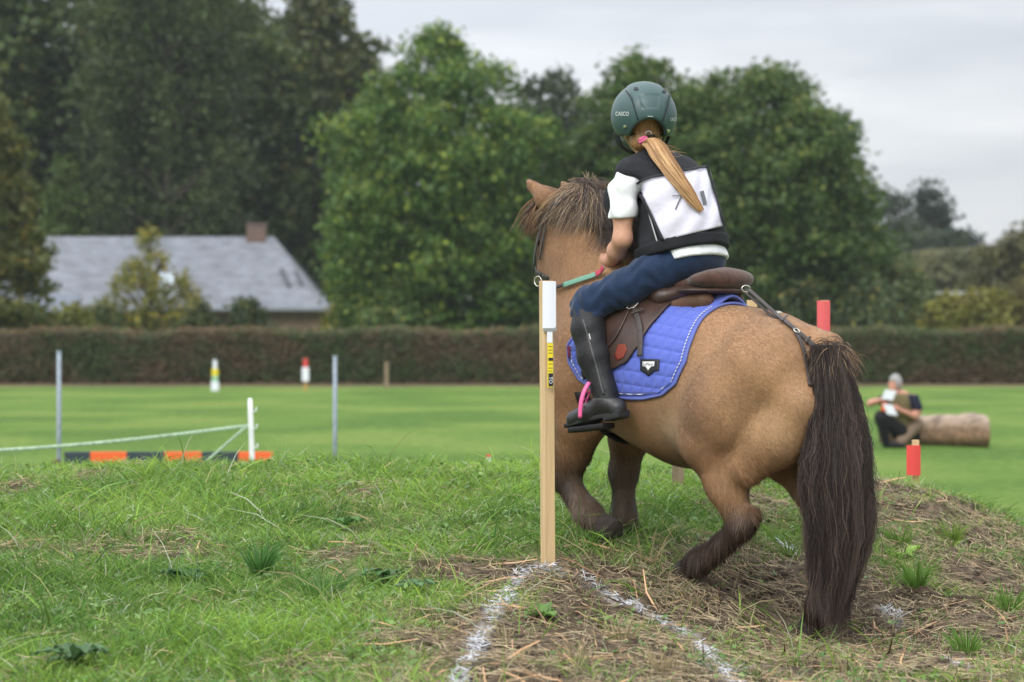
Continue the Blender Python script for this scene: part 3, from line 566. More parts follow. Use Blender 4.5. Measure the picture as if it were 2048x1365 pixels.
V, F_, cc = hairlocks(170, 110, TB[:, 0], TB[:, 1], TB[:, 2], 8.72, .0007, tcol, ylen=tlen, wave=.013, fray=.007, clump=.93)
Vb, Fb, cb_ = hairlocks(90, 6, TB[:, 0], TB[:, 1], TB[:, 2]*1.17, 8.72, .0005, tcol, ylen=lambda u, v: 1290-400*rng.random(), wave=.02, fray=.014, clump=.2)
mk('tail', np.concatenate([V, Vb]), np.concatenate([F_, Fb+len(V)]), hairm, pony, cols=np.concatenate([cc, cb_*1.5]))
# short hair fanning off the top of the dock
n = 5200; a = rng.random(n)*6.28; el_ = rng.random(n); Pt = P(1662, 706, 8.76); dr = np.stack([np.cos(a)*.8, np.sin(a)*.7-.25, .75*el_-.15], 1); dr /= np.linalg.norm(dr, axis=1)[:, None]
s_ = np.linspace(0, 1, 5)[None, :, None]; L = (.035+.055*rng.random(n))[:, None, None]; Cp = Pt+np.stack([rng.normal(0, .022, n), rng.normal(0, .02, n), rng.normal(-.01, .02, n)], 1)[:, None]+dr[:, None]*L*s_+np.array([.02, 0, -1.])*L*s_**2*.9
c = np.where((rng.random(n) < .35)[:, None], np.array([[.27, .17, .10]]), np.array([[.045, .03, .024]]))*(.6+.7*rng.random(n))[:, None]
V, F_, cc = ribbons(Cp, .0011*np.array([1, 1, .8, .5, .1])[None]*np.ones((n, 1)), rng.normal(0, 1, (n, 3))*[.5, .3, .3]-[0, 1, 0], np.repeat(c[:, None], 5, 1)); mk('tail_head', V, F_, hairm, pony, cols=cc)
# mane
def strands(root, d0, fall, L, wid, col, K=8, wv=.006, lift=.5):
    n = len(root); s_ = np.linspace(0, 1, K)[None, :, None]; L = L[:, None, None]
    Cp = root[:, None]+d0[:, None]*L*s_*(1-.5*s_)*lift*2+fall[:, None]*L*s_**1.8; ph = rng.random((n, 1, 1))*6.28
    Cp = Cp+wv*np.sin(s_*6+ph)*s_*rng.normal(0, 1, (n, 1, 3)); return Cp
_ct = np.linspace(.85, 1.3, 40); _cz = np.full(40, 2.5)
for _ in range(60): _cz = _cz-.5*np.maximum(pony_f(np.stack([_ct, 0*_ct, _cz], 1)), 0)
def crest(t): return np.interp(t, _ct, _cz)
def mane(n, t0, t1, side, Lr, c0, c1, pc=.3, fw=-.45):
    u = rng.random(n); t_ = t0+(t1-t0)*u; zc = crest(t_); root = np.stack([t_, side*.01+rng.normal(0, .02, n), zc-.008], 1)
    lk = noise2(u*40, u*0+side, 1, 17); d0 = np.stack([fw*.5-.15+rng.normal(0, .3, n)+(lk-.5)*.8, side*(.25+.35*rng.random(n)), .2+.3*rng.random(n)], 1)
    fall = np.stack([fw+.9*(lk-.5)+rng.normal(0, .18, n), side*(.26+.15*rng.random(n)), -.85+.25*rng.random(n)], 1); L = Lr[0]+(Lr[1]-Lr[0])*rng.random(n)
    Cp = strands(root, d0, fall, L, .001, None, K=9, wv=.012)
    q = Cp.reshape(-1, 3); d = pony_f(q); gr = grad(pony_f, q); q = q+gr*np.maximum(.008+.012*rng.random(len(q))-d, 0)[:, None]; Cp = q.reshape(Cp.shape)
    pick = (noise2(u*55, u*0+3, 1, 19)+rng.normal(0, .12, n)) < pc; c = np.where(pick[:, None], np.array([c1]), np.array([c0]))*(.6+.8*rng.random(n))[:, None]; return Cp, c
A = [mane(2500, .92, 1.17, 0, (.05, .1), (.06, .042, .036), (.15, .1, .07), .3, -.7), mane(9000, .9, 1.09, 1, (.08, .21), (.05, .035, .03), (.13, .09, .062), .2), mane(1300, 1.03, 1.12, 1, (.16, .26), (.07, .05, .04), (.34, .24, .15), .4, .1), mane(1800, .92, 1.2, -1, (.12, .2), (.075, .052, .042), (.25, .16, .1))]
n = 900; u = rng.random(n); t_ = .95+.22*u; root = np.stack([t_, rng.normal(0, .022, n), crest(t_)-.01], 1)
A.append((strands(root, np.stack([-.5+rng.normal(0, .3, n), rng.normal(0, .4, n), .9+.1*rng.random(n)], 1), np.stack([-.55+0*u, rng.normal(.1, .3, n), -.45+0*u], 1), .06+.05*rng.random(n), 0, 0, K=9), np.array([.09, .062, .048])*(.5+rng.random(n))[:, None]))
n = 70; t_ = .97+.2*rng.random(n); lk = np.floor(rng.random(n)*6)/6; t_ = .98+.18*lk+rng.normal(0, .004, n); root = np.stack([t_, rng.normal(0, .006, n), crest(t_)-.005], 1)
A.append((strands(root, np.stack([-.3+.8*lk+rng.normal(0, .1, n), .5-lk+rng.normal(0, .1, n), 1+0*t_], 1), np.stack([-.6+1.1*lk, .6-1.1*lk, -.25+0*t_], 1), .07+.05*rng.random(n), 0, 0, K=9, lift=.75, wv=.004), np.array([.22, .15, .09])*(.5+rng.random(n))[:, None]))
Cp = np.concatenate([a[0] for a in A]); c = np.concatenate([a[1] for a in A]); n = len(Cp)
V, F_, cc = ribbons(L2W(Cp), .0008*np.r_[np.ones(5), .9, .7, .5, .15][None]*np.ones((n, 1)), rng.normal(0, .5, (n, 3))+[0, -1, .2], np.repeat(c[:, None], 9, 1)*np.linspace(.85, 1.25, 9)[None, :, None]); mk('mane', V, F_, hairm, pony, cols=cc)
# forelock
n = 1900; root = np.stack([1.25+rng.normal(0, .015, n), .01+rng.normal(0, .025, n), 2.235+rng.normal(0, .01, n)], 1)
Cp = strands(root, np.stack([1.0+rng.normal(0, .2, n), rng.normal(.35, .35, n), .15+rng.normal(0, .2, n)], 1), np.stack([.12+rng.normal(0, .12, n), rng.normal(.10, .12, n), -.95+.1*rng.random(n)], 1), .10+.07*rng.random(n), 0, 0, K=9)
c = np.where((rng.random(n) < .6)[:, None], np.array([[.22, .12, .06]]), np.array([[.07, .048, .036]]))*(.6+.8*rng.random(n))[:, None]
V, F_, cc = ribbons(L2W(Cp), .0013*np.r_[np.ones(6), .8, .5, .15][None]*np.ones((n, 1)), rng.normal(0, .6, (n, 3))+[0, -1, 0], np.repeat(c[:, None], 9, 1)); mk('forelock', V, F_, hairm, pony, cols=cc)

# ================================================================ tack
AX = 1.52
def tphi(p): return np.stack([p[:, 0], np.arctan2(p[:, 1], p[:, 2]-AX)], 1)
def rad(t_, ph, off=0):
    t_ = np.asarray(t_, float); ph = np.asarray(ph, float); r = np.full(t_.shape, .55); d = np.stack([0*ph, np.sin(ph), np.cos(ph)], -1); o = np.stack([t_, 0*t_, 0*t_+AX], -1)
    for _ in range(40): r = r-.7*np.maximum(tack_f(o+d*r[..., None]), -.02)
    p = o+d*r[..., None]; nn = grad(tack_f, p); return p+nn*np.asarray(off)[..., None] if np.ndim(off) else p+nn*off, nn
tack_f = make_sdf(list(trunk)+chain([(.15, .13, 1.57, .175), (.27, .165, 1.44, .155)], k=.07)+chain([(.15, -.13, 1.57, .175), (.27, -.165, 1.44, .155)], k=.07)+chain([(1.0, .11, 1.66, .15), (1.06, .13, 1.5, .13)], k=.045)+chain([(1.0, -.11, 1.66, .15), (1.06, -.13, 1.5, .13)], k=.045)+chain([(1.0, 0, 1.78, .27), (1.09, 0, 1.95, .225)], sc=(1, .58, 1), k=.08))
blue = mat('pad_blue', (.09, .13, .50), .75, noise=(500, .08), bump=(900, .0006), sheen=.3)
bind = mat('pad_binding', (.12, .15, .42), .6)
rear = tphi(hit(tack_f, [(1443, 600), (1405, 640), (1385, 680), (1372, 725), (1352, 768), (1325, 790), (1290, 797)])[0])
frnt = tphi(hit(tack_f, [(1142, 650), (1134, 690), (1140, 725), (1160, 758), (1190, 780), (1225, 793), (1260, 797)])[0])
print('rear', rear.round(2).tolist(), 'front', frnt.round(2).tolist())
phm = max(rear[-1, 1], frnt[-1, 1])
rphi = np.r_[0, rear[:, 1]]; rt = np.r_[.40, rear[:, 0]]; fphi = np.r_[0, frnt[:, 1]]; ft = np.r_[.80, frnt[:, 0]]
o1 = np.argsort(rphi); rphi, rt = rphi[o1], rt[o1]; o1 = np.argsort(fphi); fphi, ft = fphi[o1], ft[o1]; ft = np.minimum(ft, np.interp(fphi, [0, .5, .9, 1.1, 3], [.80, .85, .93, .99, .99])); fphi = np.r_[fphi[0], .5, fphi[1:]]; ft = np.r_[ft[0], .84, ft[1:]]
def padgrid(nu, nv, inset=0.):
    v = np.linspace(0, 1, nv)**.8; ph = v*phm*(1-inset*.6); u = np.linspace(0, 1, nu); tr = np.interp(ph, rphi, rt)+inset; tf = np.interp(ph, fphi, ft)-inset
    bot = sstep(.9, 1.0, v)*0
    return (tr[None]+(tf-tr)[None]*u[:, None]), np.repeat(ph[None], nu, 0)
pad = thing('saddle_pad', 'royal blue quilted saddle pad under the brown saddle', 'saddle pad', (*L2W(np.array([.6, 0, 1.5]))[:2], 1.2), TH)
def gridF(nu, nv): i = np.arange(nu*nv).reshape(nu, nv); return np.stack([i[:-1, :-1], i[1:, :-1], i[1:, 1:], i[:-1, 1:]], -1).reshape(-1, 4)
for sgn in (1, -1):
    nu, nv = 150, 120; T_, PH = padgrid(nu, nv); arc = PH*.29; q1 = np.abs(np.sin(np.pi*(T_-.12*arc)/.047)); q2 = np.abs(np.sin(np.pi*(arc+.1*T_)/.047))
    edge = np.minimum(np.minimum(T_-T_[0], T_[-1]-T_), (phm-PH)*.29); qd = .0075*np.minimum(q1, q2)**.4*sstep(.012, .024, edge); tent = .03*np.exp(-(PH/.22)**2)*sstep(.55, .4, T_)
    offs = .007+qd+tent; Pp, nn = rad(T_, PH, offs); inn, _ = rad(T_, PH, .001+0*offs+tent*.9); Pp[..., 1] *= sgn; inn[..., 1] *= sgn
    A = Pp.reshape(-1, 3); Bq = inn.reshape(-1, 3); Fg = gridF(nu, nv); nb = len(A); i = np.arange(nb).reshape(nu, nv); rim = np.r_[i[0, :], i[1:, -1], i[-1, ::-1][1:]]
    Fs = np.stack([rim[:-1], rim[1:], rim[1:]+nb, rim[:-1]+nb], 1); mk('quilted_panel', L2W(np.concatenate([A, Bq])), np.concatenate([Fg, Fg[:, ::-1]+nb, Fs]), blue, pad)
    e0 = np.stack([T_[0], PH[0]], 1); e1 = np.stack([T_[:, -1], PH[:, -1]], 1)[1:]; e2 = np.stack([T_[-1], PH[-1]], 1)[::-1][1:]; E = resamp(np.concatenate([e0, e1, e2]), 260)
    pe, ne = rad(E[:, 0], E[:, 1], .006); pe[:, 1] *= sgn; ne[:, 1] *= sgn; mk('binding', *((lambda vf: (L2W(vf[0]), vf[1]))(tube(pe, .006, 6))), bind, pad)
    cen = np.array([E[:, 0].mean(), E[:, 1].max()*.5]); dd = np.stack([cen[0]-E[:, 0], (cen[1]-E[:, 1])*.29], 1); Tn = np.gradient(E*[1, .29], axis=0); Nn = np.stack([-Tn[:, 1], Tn[:, 0]], 1); Nn /= np.linalg.norm(Nn, axis=1)[:, None]
    Nn *= np.sign((Nn*dd).sum(1))[:, None]; E2 = E+Nn*.016/[1, .29]; E2 = resamp(E2[8:-8], 900); pe, ne = rad(E2[:, 0], E2[:, 1], .0095); pe[:, 1] *= sgn
    Vt, Ft = tube(pe, .0028, 6); sj = np.repeat(np.arange(900), 6); ang = np.tile(np.arange(6), 900); tw = (sj//2+ang) % 6 < 3; cl = np.where(tw[:, None], [[.6, .62, .68]], [[.12, .14, .34]]); cl = np.concatenate([cl, cl[:2]])
    mk('rope_trim', L2W(Vt), Ft, mat('rope', attr=True, rough=.6), pad, cols=cl)
def patch(pxs, f, off, mt, par, name, thick=.003, label=None, n=1):
    """polygonal patch (photo points, convex fan) laid on surface f with thickness"""
    pxs = np.array(pxs, float); cen = pxs.mean(0); ring = np.concatenate([np.linspace(pxs[i], pxs[(i+1) % len(pxs)], 6, endpoint=False) for i in range(len(pxs))]); R = [cen+(ring-cen)*s for s in (1, .75, .5, .25)]; q = np.concatenate(R+[cen[None]])
    p, nn = hit(f, q); m = len(ring); A = p+nn*(off+thick); Bq = p[:m]+nn[:m]*off; F_ = []
    for k in range(3): F_ += [[k*m+j, k*m+(j+1) % m, (k+1)*m+(j+1) % m, (k+1)*m+j] for j in range(m)]
    F_ += [[3*m+j, 3*m+(j+1) % m, 4*m] for j in range(m)]; o = 4*m+1; F_ += [[j, o+j, o+(j+1) % m, (j+1) % m] for j in range(m)]
    return mk(name, L2W(np.concatenate([A, Bq])), F_, mt, par, label=label)
def decal(s, x, y, w, h, f, off, mt, par, name='lettering', rot=0, bold=.0, shear=0):
    V, F_ = text_mesh(s, bold); V = V[:, :2]; V -= (V.min(0)+V.max(0))/2; V /= (V.max(0)-V.min(0)); q = V*[w, -h]; q[:, 0] += shear*q[:, 1]; a = math.radians(rot); q = q@np.array([[math.cos(a), math.sin(a)], [-math.sin(a), math.cos(a)]]); p, nn = hit(f, q+[x, y]); return mk(name, L2W(p+nn*off), F_, mt, par, smooth=False)
off_f = lambda f, o: (lambda p: f(p)-o)
pad_s = off_f(tack_f, .016)
bd = patch([(1281, 719), (1319, 719), (1318, 742), (1308, 742), (1297, 753), (1284, 742), (1281, 742)], pad_s, 0, mat('badge_black', (.015, .016, .018), .5), pad, 'badge', .002)
patch([(1286, 724), (1310, 724), (1309, 733), (1303, 734), (1297, 742), (1292, 734), (1286, 733)], pad_s, .0025, mat('badge_white', (.7, .7, .7), .5), bd, 'badge_plate', .001)
decal('LeMieux', 1298, 729, 20, 6, pad_s, .0042, mat('badge_ink', (.03, .03, .03), .5), bd)
patch([(1134, 692), (1141, 692), (1141, 716), (1136, 716)], pad_s, 0, mat('tag_maroon', (.12, .015, .06), .6), pad, 'side_label', .001)
# saddle
leather = mat('saddle_leather', (.052, .028, .021), .42, .45, noise=(14, .35), bump=(160, .0008))
suede = mat('seat_suede', (.075, .038, .028), .8, .15, noise=(50, .3), bump=(300, .001), sheen=.25)
tan = mat('panel_leather', (.10, .05, .03), .55, noise=(20, .3))
steel = mat('steel', (.62, .6, .56), .25, .5, 1); dstrap = mat('strap_leather', (.045, .035, .032), .45, .4, noise=(60, .3))
sad = thing('saddle', 'brown leather saddle with a suede cantle strapped on the blue pad', 'saddle', (*L2W(np.array([.6, 0, 1.5]))[:2], 1.8), TH)
seat_f = make_sdf(chain([(.445, 0, 1.905, .030), (.5, 0, 1.897, .032), (.62, 0, 1.888, .034), (.74, 0, 1.90, .034), (.83, 0, 1.945, .028)], sc=(1, 1, 1), k=.03)+ell((.462, 0, 1.902), (.088, .145, .038), .03)+ell((.425, 0, 1.912), (.045, .13, .03), .03)+ell((.6, 0, 1.885), (.14, .115, .036), .03))
V, Q = surfnet(seat_f, (.35, -.17, 1.82), (.9, .17, 2.0), .006); mk('seat', L2W(V), Q, suede, sad)
welt_t = np.linspace(-2.2, 2.2, 50); wl = np.stack([.50-.108*np.cos(welt_t*.62), .142*np.sin(welt_t*.75), 1.872-.0*welt_t], 1)
skirt_f = make_sdf(ell((.50, 0, 1.865), (.118, .158, .02), .02)+chain([(.5, .1, 1.865, .022), (.62, .15, 1.84, .03), (.74, .13, 1.85, .03)], k=.02)+chain([(.5, -.1, 1.865, .022), (.62, -.15, 1.84, .03), (.74, -.13, 1.85, .03)], k=.02)+chain([(.74, .1, 1.86, .03), (.84, .05, 1.93, .03), (.86, 0, 1.95, .03), (.84, -.05, 1.93, .03), (.74, -.1, 1.86, .03)], k=.02))
V, Q = surfnet(skirt_f, (.34, -.22, 1.78), (.92, .22, 2.0), .006); mk('skirt', L2W(V), Q, leather, sad)
for s_ in (1, -1):
    pf = make_sdf(chain([(.47, .085*s_, 1.825, .042), (.6, .105*s_, 1.81, .045), (.76, .1*s_, 1.835, .04)], k=.02)); V, Q = surfnet(pf, (.4, -.17, 1.75), (.83, .17, 1.9), .007); mk('panel', L2W(V), Q, tan, sad)
# flaps
fl_r = tphi(hit(tack_f, [(1350, 612), (1322, 640), (1300, 665), (1283, 695), (1262, 725), (1240, 742)])[0]); fl_f = tphi(hit(tack_f, [(1162, 640), (1158, 665), (1160, 690), (1170, 715), (1195, 738), (1225, 745)])[0])
print('flap', fl_r.round(2).tolist(), fl_f.round(2).tolist())
for s_ in (1, -1):
    nu, nv = 40, 50; pm = max(fl_r[-1, 1], fl_f[-1, 1]); ph = np.linspace(.42, pm, nv); tr = np.interp(ph, np.r_[.42, fl_r[:, 1]], np.r_[.5, fl_r[:, 0]]); tf = np.interp(ph, np.r_[.42, fl_f[:, 1]], np.r_[.84, fl_f[:, 0]]); rnd = np.sqrt(np.clip(1-sstep(.86, 1, (ph-.42)/(pm-.42))**2, 0, 1)); md = (tr+tf)/2; tr = md+(tr-md)*np.maximum(rnd, .15); tf = md+(tf-md)*np.maximum(rnd, .15)
    u = np.linspace(0, 1, nu)[:, None]; T_ = tr+(tf-tr)*u; PH = np.repeat(ph[None], nu, 0); kn = .012*np.exp(-((u-.8)/.12)**2)*sstep(.6, .9, PH)
    A, nn = rad(T_, PH, .024+kn+0*T_); Bq, _ = rad(T_, PH, .018+0*T_); A[..., 1] *= s_; Bq[..., 1] *= s_; Fg = gridF(nu, nv); nb = nu*nv; i = np.arange(nb).reshape(nu, nv); rim = np.r_[i[0, :], i[1:, -1], i[-1, ::-1][1:], i[::-1, 0][1:]]
    mk('flap', L2W(np.concatenate([A.reshape(-1, 3), Bq.reshape(-1, 3)])), np.concatenate([Fg, Fg[:, ::-1]+nb, np.stack([rim[:-1], rim[1:], rim[1:]+nb, rim[:-1]+nb], 1)]), leather, sad)
flap_s = off_f(tack_f, .025)
def lay(pts, f, off, w, mt, par, name, t=.003, n=30):
    q = np.array(pts, float); p, nn = drop(q[:, 0], q[:, 1], f, off, n)
    for _ in range(3): nn[1:-1] = (nn[:-2]+nn[2:]+2*nn[1:-1])/4; p[1:-1] = (p[:-2]+p[2:]+2*p[1:-1])/4
    V, F_ = strap(p, nn, w, t); return mk(name, L2W(V), F_, mt, par)
lay([(1262, 606), (1272, 625), (1281, 650), (1283, 680), (1281, 714)], flap_s, .006, .021, dstrap, sad, 'stirrup_leather')
lay([(1264, 632), (1290, 622)], flap_s, .011, .008, dstrap, sad, 'keeper', n=8)
for q in ([(1256, 622), (1262, 609)], [(1272, 618), (1279, 610)], [(1257, 623), (1272, 619)]): p, nn = drop(*np.array(q, float).T, flap_s, .012, 6); V, F_ = tube(p, .0022, 6); mk('buckle', L2W(V), F_, steel, sad)
patch([(1236, 690), (1250, 688), (1254, 700), (1247, 716), (1235, 722), (1229, 712)], flap_s, .0, mat('maker_patch', (.2, .035, .02), .55), sad, 'maker_patch', .0015)
lay([(1262, 610), (1240, 660), (1222, 690), (1205, 700)], flap_s, .002, .012, leather, sad, 'welt')
# girth
ts = []; 
for sgn in (1, -1):
    ph = np.linspace(1.7, 3.14, 30); p, nn = rad(.93+.0*ph, ph, .012); p[:, 1] *= sgn; nn[:, 1] *= sgn; ts.append((p, nn))
pg = np.concatenate([ts[0][0], ts[1][0][::-1][1:]]); ng = np.concatenate([ts[0][1], ts[1][1][::-1][1:]]); V, F_ = strap(pg, ng, .075, .012); mk('girth', L2W(V), F_, mat('girth_black', (.015, .015, .017), .7), sad)
lay([(1200, 718), (1168, 752)], pad_s, .003, .035, mat('girth_black'), sad, 'girth_strap', .006, 10)
# crupper
crp = thing('crupper', 'dark leather crupper strap from the saddle to the tail', 'crupper strap', (*L2W(np.array([.2, 0, 1.8]))[:2], 1.75), TH)
ring = L2W(np.array([.395, -.0, 1.868])); rp = W2L(ring)
crf = off_f(pony_f, .008)
p1, n1 = hit(pony_f, resamp(np.array([(1552, 634), (1580, 655), (1606, 678), (1625, 694), (1642, 705)], float), 26)); p1 = p1+n1*.008; st = W2L(P(1497, 580, 8.97)); pre = np.linspace(st, p1[0], 16)[:-1]; pp = np.concatenate([pre, p1]); nn = np.concatenate([np.tile(n1[0], (15, 1)), n1])
for _ in range(2): pp[1:-1] = (pp[:-2]+pp[2:]+2*pp[1:-1])/4
V, F_ = strap(pp, nn, .022, .004); mk('back_strap', L2W(V), F_, dstrap, crp)
pp2 = pp[:17]+[0, .012, -.014]; V, F_ = strap(pp2, nn[:17], .016, .004); mk('under_strap', L2W(V), F_, dstrap, crp)
lay([(1589, 668), (1600, 685), (1608, 712), (1614, 745), (1619, 774)], pony_f, .008, .016, dstrap, crp, 'strap_end', .003)
for q in [(1556, 632), (1590, 667)]:
    p, nq = hit(pony_f, [q]); p = p[0]+nq[0]*.013; a = np.linspace(0, 2*np.pi, 16, endpoint=False); e1 = np.cross(nq[0], [0, .3, 1]); e1 /= np.linalg.norm(e1); e2 = np.cross(nq[0], e1)
    V, F_ = tube(p+np.cos(a)[:, None]*e1*.011+np.sin(a)[:, None]*e2*.011, .0022, 6, closed=True); mk('buckle', L2W(V), F_, steel, crp)
a = np.linspace(0, 2*np.pi, 18, endpoint=False); V, F_ = tube(W2L(P(1492, 578, 8.98))+np.stack([.008*np.cos(a), .014*np.cos(a), .012*np.sin(a)], 1), .0022, 6, closed=True); mk('ring', L2W(V), F_, steel, crp)
for x, y in [(1566, 643), (1612, 683)]: lay([(x-6, y+6), (x+7, y-5)], pony_f, .012, .009, dstrap, crp, 'keeper', .003, 6)
# stirrup
pink = mat('pink_plastic', (.85, .13, .36), .35, .4); blk = mat('black_rubber', (.015, .015, .016), .6)
stp = mk('stirrup', *((lambda a: (L2W(a[0]), a[1]))(tube(resamp(np.array([W2L(P(1178, 766, 9.10)), W2L(P(1169, 780, 9.09)), W2L(P(1161, 805, 9.08)), W2L(P(1160, 836, 9.08))]), 16), .0105, 8, flat=(1, .7)))), pink, sad, label='pink safety stirrup on the left side')
V, F_ = tube(resamp(np.array([W2L(P(1186, 770, 9.12)), W2L(P(1176, 795, 9.13)), W2L(P(1168, 815, 9.14)), W2L(P(1166, 833, 9.14))]), 12), .004, 6); mk('stirrup_arm', L2W(V), F_, pink, stp)
for k in range(4): q = k*14; V, F_ = tube(np.array([W2L(P(1166-q*.12, 784+q, 9.11)), W2L(P(1180-q*.25, 786+q, 9.13))]), .0028, 6); mk('stirrup_rung', L2W(V), F_, pink, stp)
# ================================================================ bridle
br = thing('bridle', 'dark leather bridle with green webbing reins on the pony head', 'bridle', (*L2W(np.array([1.25, 0, 2.0]))[:2], 2.0), TH)
bk = mat('bridle_leather', (.022, .018, .017), .4, .5)
lay([(1122, 395), (1107, 412), (1094, 432), (1086, 455), (1079, 485), (1074, 515), (1071, 545), (1071, 560)], pony_f, .010, .021, bk, br, 'cheekpiece')
lay([(1092, 436), (1084, 446), (1075, 460)], pony_f, .011, .018, bk, br, 'browband', n=10)
lay([(1098, 430), (1094, 460), (1088, 495), (1084, 520)], pony_f, .010, .012, bk, br, 'throatlatch', n=20)
def hring(c, ax, r1, r2, w, name, mt, t=.003):
    c = np.array(c, float); ax = np.array(ax, float); ax /= np.linalg.norm(ax); e1 = np.array([0, 1., 0]); e2 = np.cross(ax, e1); a = np.linspace(0, 2*np.pi, 49); d = np.cos(a)[:, None]*e1+np.sin(a)[:, None]*e2; r = np.full(len(a), .01)
    for _ in range(50): r = np.minimum(r-.5*np.minimum(pony_f(c+d*r[:, None]), 0), .13)
    p = c+d*(r[:, None]+.004); nn = grad(pony_f, p); V, F_ = strap(p, nn, w, t); mk(name, L2W(V), F_, mt, br)
hring((1.265, .0, 1.93), (.25, .0, -.9), 0, 0, .018, 'noseband', bk)
a = np.linspace(0, 2*np.pi, 20, endpoint=False); bc, bn = hit(pony_f, [(1082, 562)]); bc = bc[0]+bn[0]*.012
V, F_ = tube(bc+np.stack([.019*np.cos(a), 0*a, .019*np.sin(a)], 1), .0028, 8, closed=True); mk('bit_ring', L2W(V), F_, steel, br)
p, nn = drop(*np.array([(1222, 538), (1200, 553), (1170, 560), (1140, 571), (1110, 578)], float).T, pony_f, .016, 30); p = np.concatenate([p, np.linspace(p[-1], bc, 8)[1:]]); p[:3] += [0, .03, .0]; nn = np.concatenate([nn, np.tile(nn[-1], (7, 1))])
for _ in range(6): p[1:-1] = (p[:-2]+p[2:]+2*p[1:-1])/4
V, F_ = strap(p[:24], nn[:24], .02, .003); mk('rein', L2W(V), F_, mat('rein_green', (.16, .33, .25), .7, bump=(700, .001)), br, label='pale green webbing rein'); V, F_ = strap(p[23:], nn[23:], .014, .004); mk('rein_end', L2W(V), F_, bk, br)
V, F_ = strap(p[:8]+[0, .004, 0], nn[:8], .021, .003); mk('rein_grip', L2W(V), F_, mat('rein_red', (.45, .06, .1), .7), br)
pr = p*[1, -1, 1]; V, F_ = strap(pr, nn*[1, -1, 1], .02, .003); mk('rein', L2W(V), F_, mat('rein_green'), br)
# ================================================================ rider
R_arm = chain([(.775, .135, 2.295, .05), (.775, .175, 2.245, .045), (.765, .195, 2.15, .038), (.762, .2, 2.06, .034)], k=.02)+chain([(.762, .2, 2.055, .036), (.82, .17, 2.015, .034), (.885, .125, 1.985, .023)], k=.02)
def mir(ch): return [(q[0], (q[1][0], -q[1][1], q[1][2]), (q[2][0], -q[2][1], q[2][2]), *q[3:]) for q in ch]
leg_up = chain([(.60, .065, 1.975, .076), (.66, .15, 1.93, .062), (.745, .23, 1.868, .055), (.835, .288, 1.822, .051), (.847, .296, 1.80, .051)], k=.03)
shin = chain([(.847, .302, 1.80, .05), (.82, .325, 1.72, .051), (.78, .338, 1.62, .048), (.72, .345, 1.50, .034), (.70, .35, 1.455, .034)], k=.02)
foot = chain([(.655, .35, 1.435, .032), (.70, .352, 1.455, .036), (.78, .357, 1.415, .032), (.85, .362, 1.392, .028)], sc=(1, 1, 1), k=.025)
torso = chain([(.59, 0, 2.005, .086), (.615, 0, 2.11, .078), (.675, 0, 2.22, .086), (.73, 0, 2.285, .075), (.775, 0, 2.32, .045)], sc=(1, 1.3, 1), k=.04)+chain([(.765, -.115, 2.29, .044), (.785, 0, 2.32, .05), (.765, .13, 2.295, .048)], k=.04)
head = chain([(.79, 0, 2.35, .044), (.845, .0, 2.435, .042)], k=.03)+ell((.865, 0, 2.505), (.095, .075, .105), .02)+chain([(.915, 0, 2.44, .042), (.9, 0, 2.46, .055)], k=.03)+chain([(.965, 0, 2.485, .008), (.972, 0, 2.47, .012)], k=.01)+ell((.86, .083, 2.478), (.016, .01, .026), .008)+ell((.86, -.083, 2.478), (.016, .01, .026), .008)
HA = math.radians(38); HP = (.855, 0)
def hrot(p, a=HA):
    k = .007 if a > 0 else 0; x = p[..., 0]-HP[0]+k; y = p[..., 1]-HP[1]+k; c, s = math.cos(a), math.sin(a); k = 0 if a > 0 else .007; return np.stack([HP[0]+c*x-s*y-k, HP[1]+s*x+c*y-k, p[..., 2]], -1)
def turned(f): return lambda p: f(hrot(np.asarray(p, float)))
neck = head[:1]; _hd = make_sdf(head[1:]); head = neck+[('f', turned(_hd), .03)]
def hand(s_):
    c = chain([(.885, .125, 1.985, .022), (.915, .112, 1.982, .026), (.945, .105, 1.985, .024)], sc=(1, 1, 1), k=.015)
    for i, (z_, l) in enumerate([(2.005, .9), (1.99, 1.), (1.975, .95), (1.961, .8)]):
        c += chain([(.948, .115, z_, .0085), (.968, .100, z_-.002, .0085), (.966, .08, z_-.004, .008), (.948, .074, z_-.004, .0072)], k=.004)
    c += chain([(.92, .095, 2.0, .011), (.94, .085, 2.015, .0095), (.96, .083, 2.014, .008)], k=.006)
    return c if s_ > 0 else mir(c)
body_f = make_sdf(torso+R_arm+mir(R_arm)+leg_up+mir(leg_up)+shin+mir(shin)+head+hand(1)+hand(-1))
skin = mat('skin', (.56, .30, .205), .5, .35, noise=(60, .06)); rider = thing('person', 'child in green helmet, black protector and white bib riding the pony', 'person', (*L2W(np.array([.6, 0, 1.9]))[:2], 1.95), TH)
V, Q = surfnet(body_f, (.44, -.42, 1.37), (1.02, .42, 2.64), .0065); mk('body', L2W(V), Q, skin, rider)
def cloth(name, f, lo, hi, h, mt, par=None, relax=1): V, Q = surfnet(f, lo, hi, h, relax); return mk(name, L2W(V), Q, mt, par or rider)
def wr(p, s, a): return a*(np.sin(p[..., 2]*s+7*p[..., 1]+3*np.sin(p[..., 0]*s*.6))+.6*np.sin(p[..., 0]*s*1.3-p[..., 2]*s*.7+2*np.sin(p[..., 1]*s*.5)))
navy = mat('breeches_navy', (.011, .026, .064), .8, .2, noise=(25, .2), bump=(500, .0006), sheen=.2)
bf = make_sdf([q for q in torso[:1]]+leg_up+mir(leg_up)+shin[:1]+mir(shin[:1]))
def breech(p):
    d = bf(p)-.009-wr(p, 95, .0026)*(sstep(.1, .2, np.abs(p[..., 1]))); d = np.maximum(d, p[..., 2]-2.06-.0*p[..., 0]); return np.maximum(d, 1.765-p[..., 2])
cloth('breeches', breech, (.43, -.4, 1.74), (.95, .4, 2.1), .006, navy)
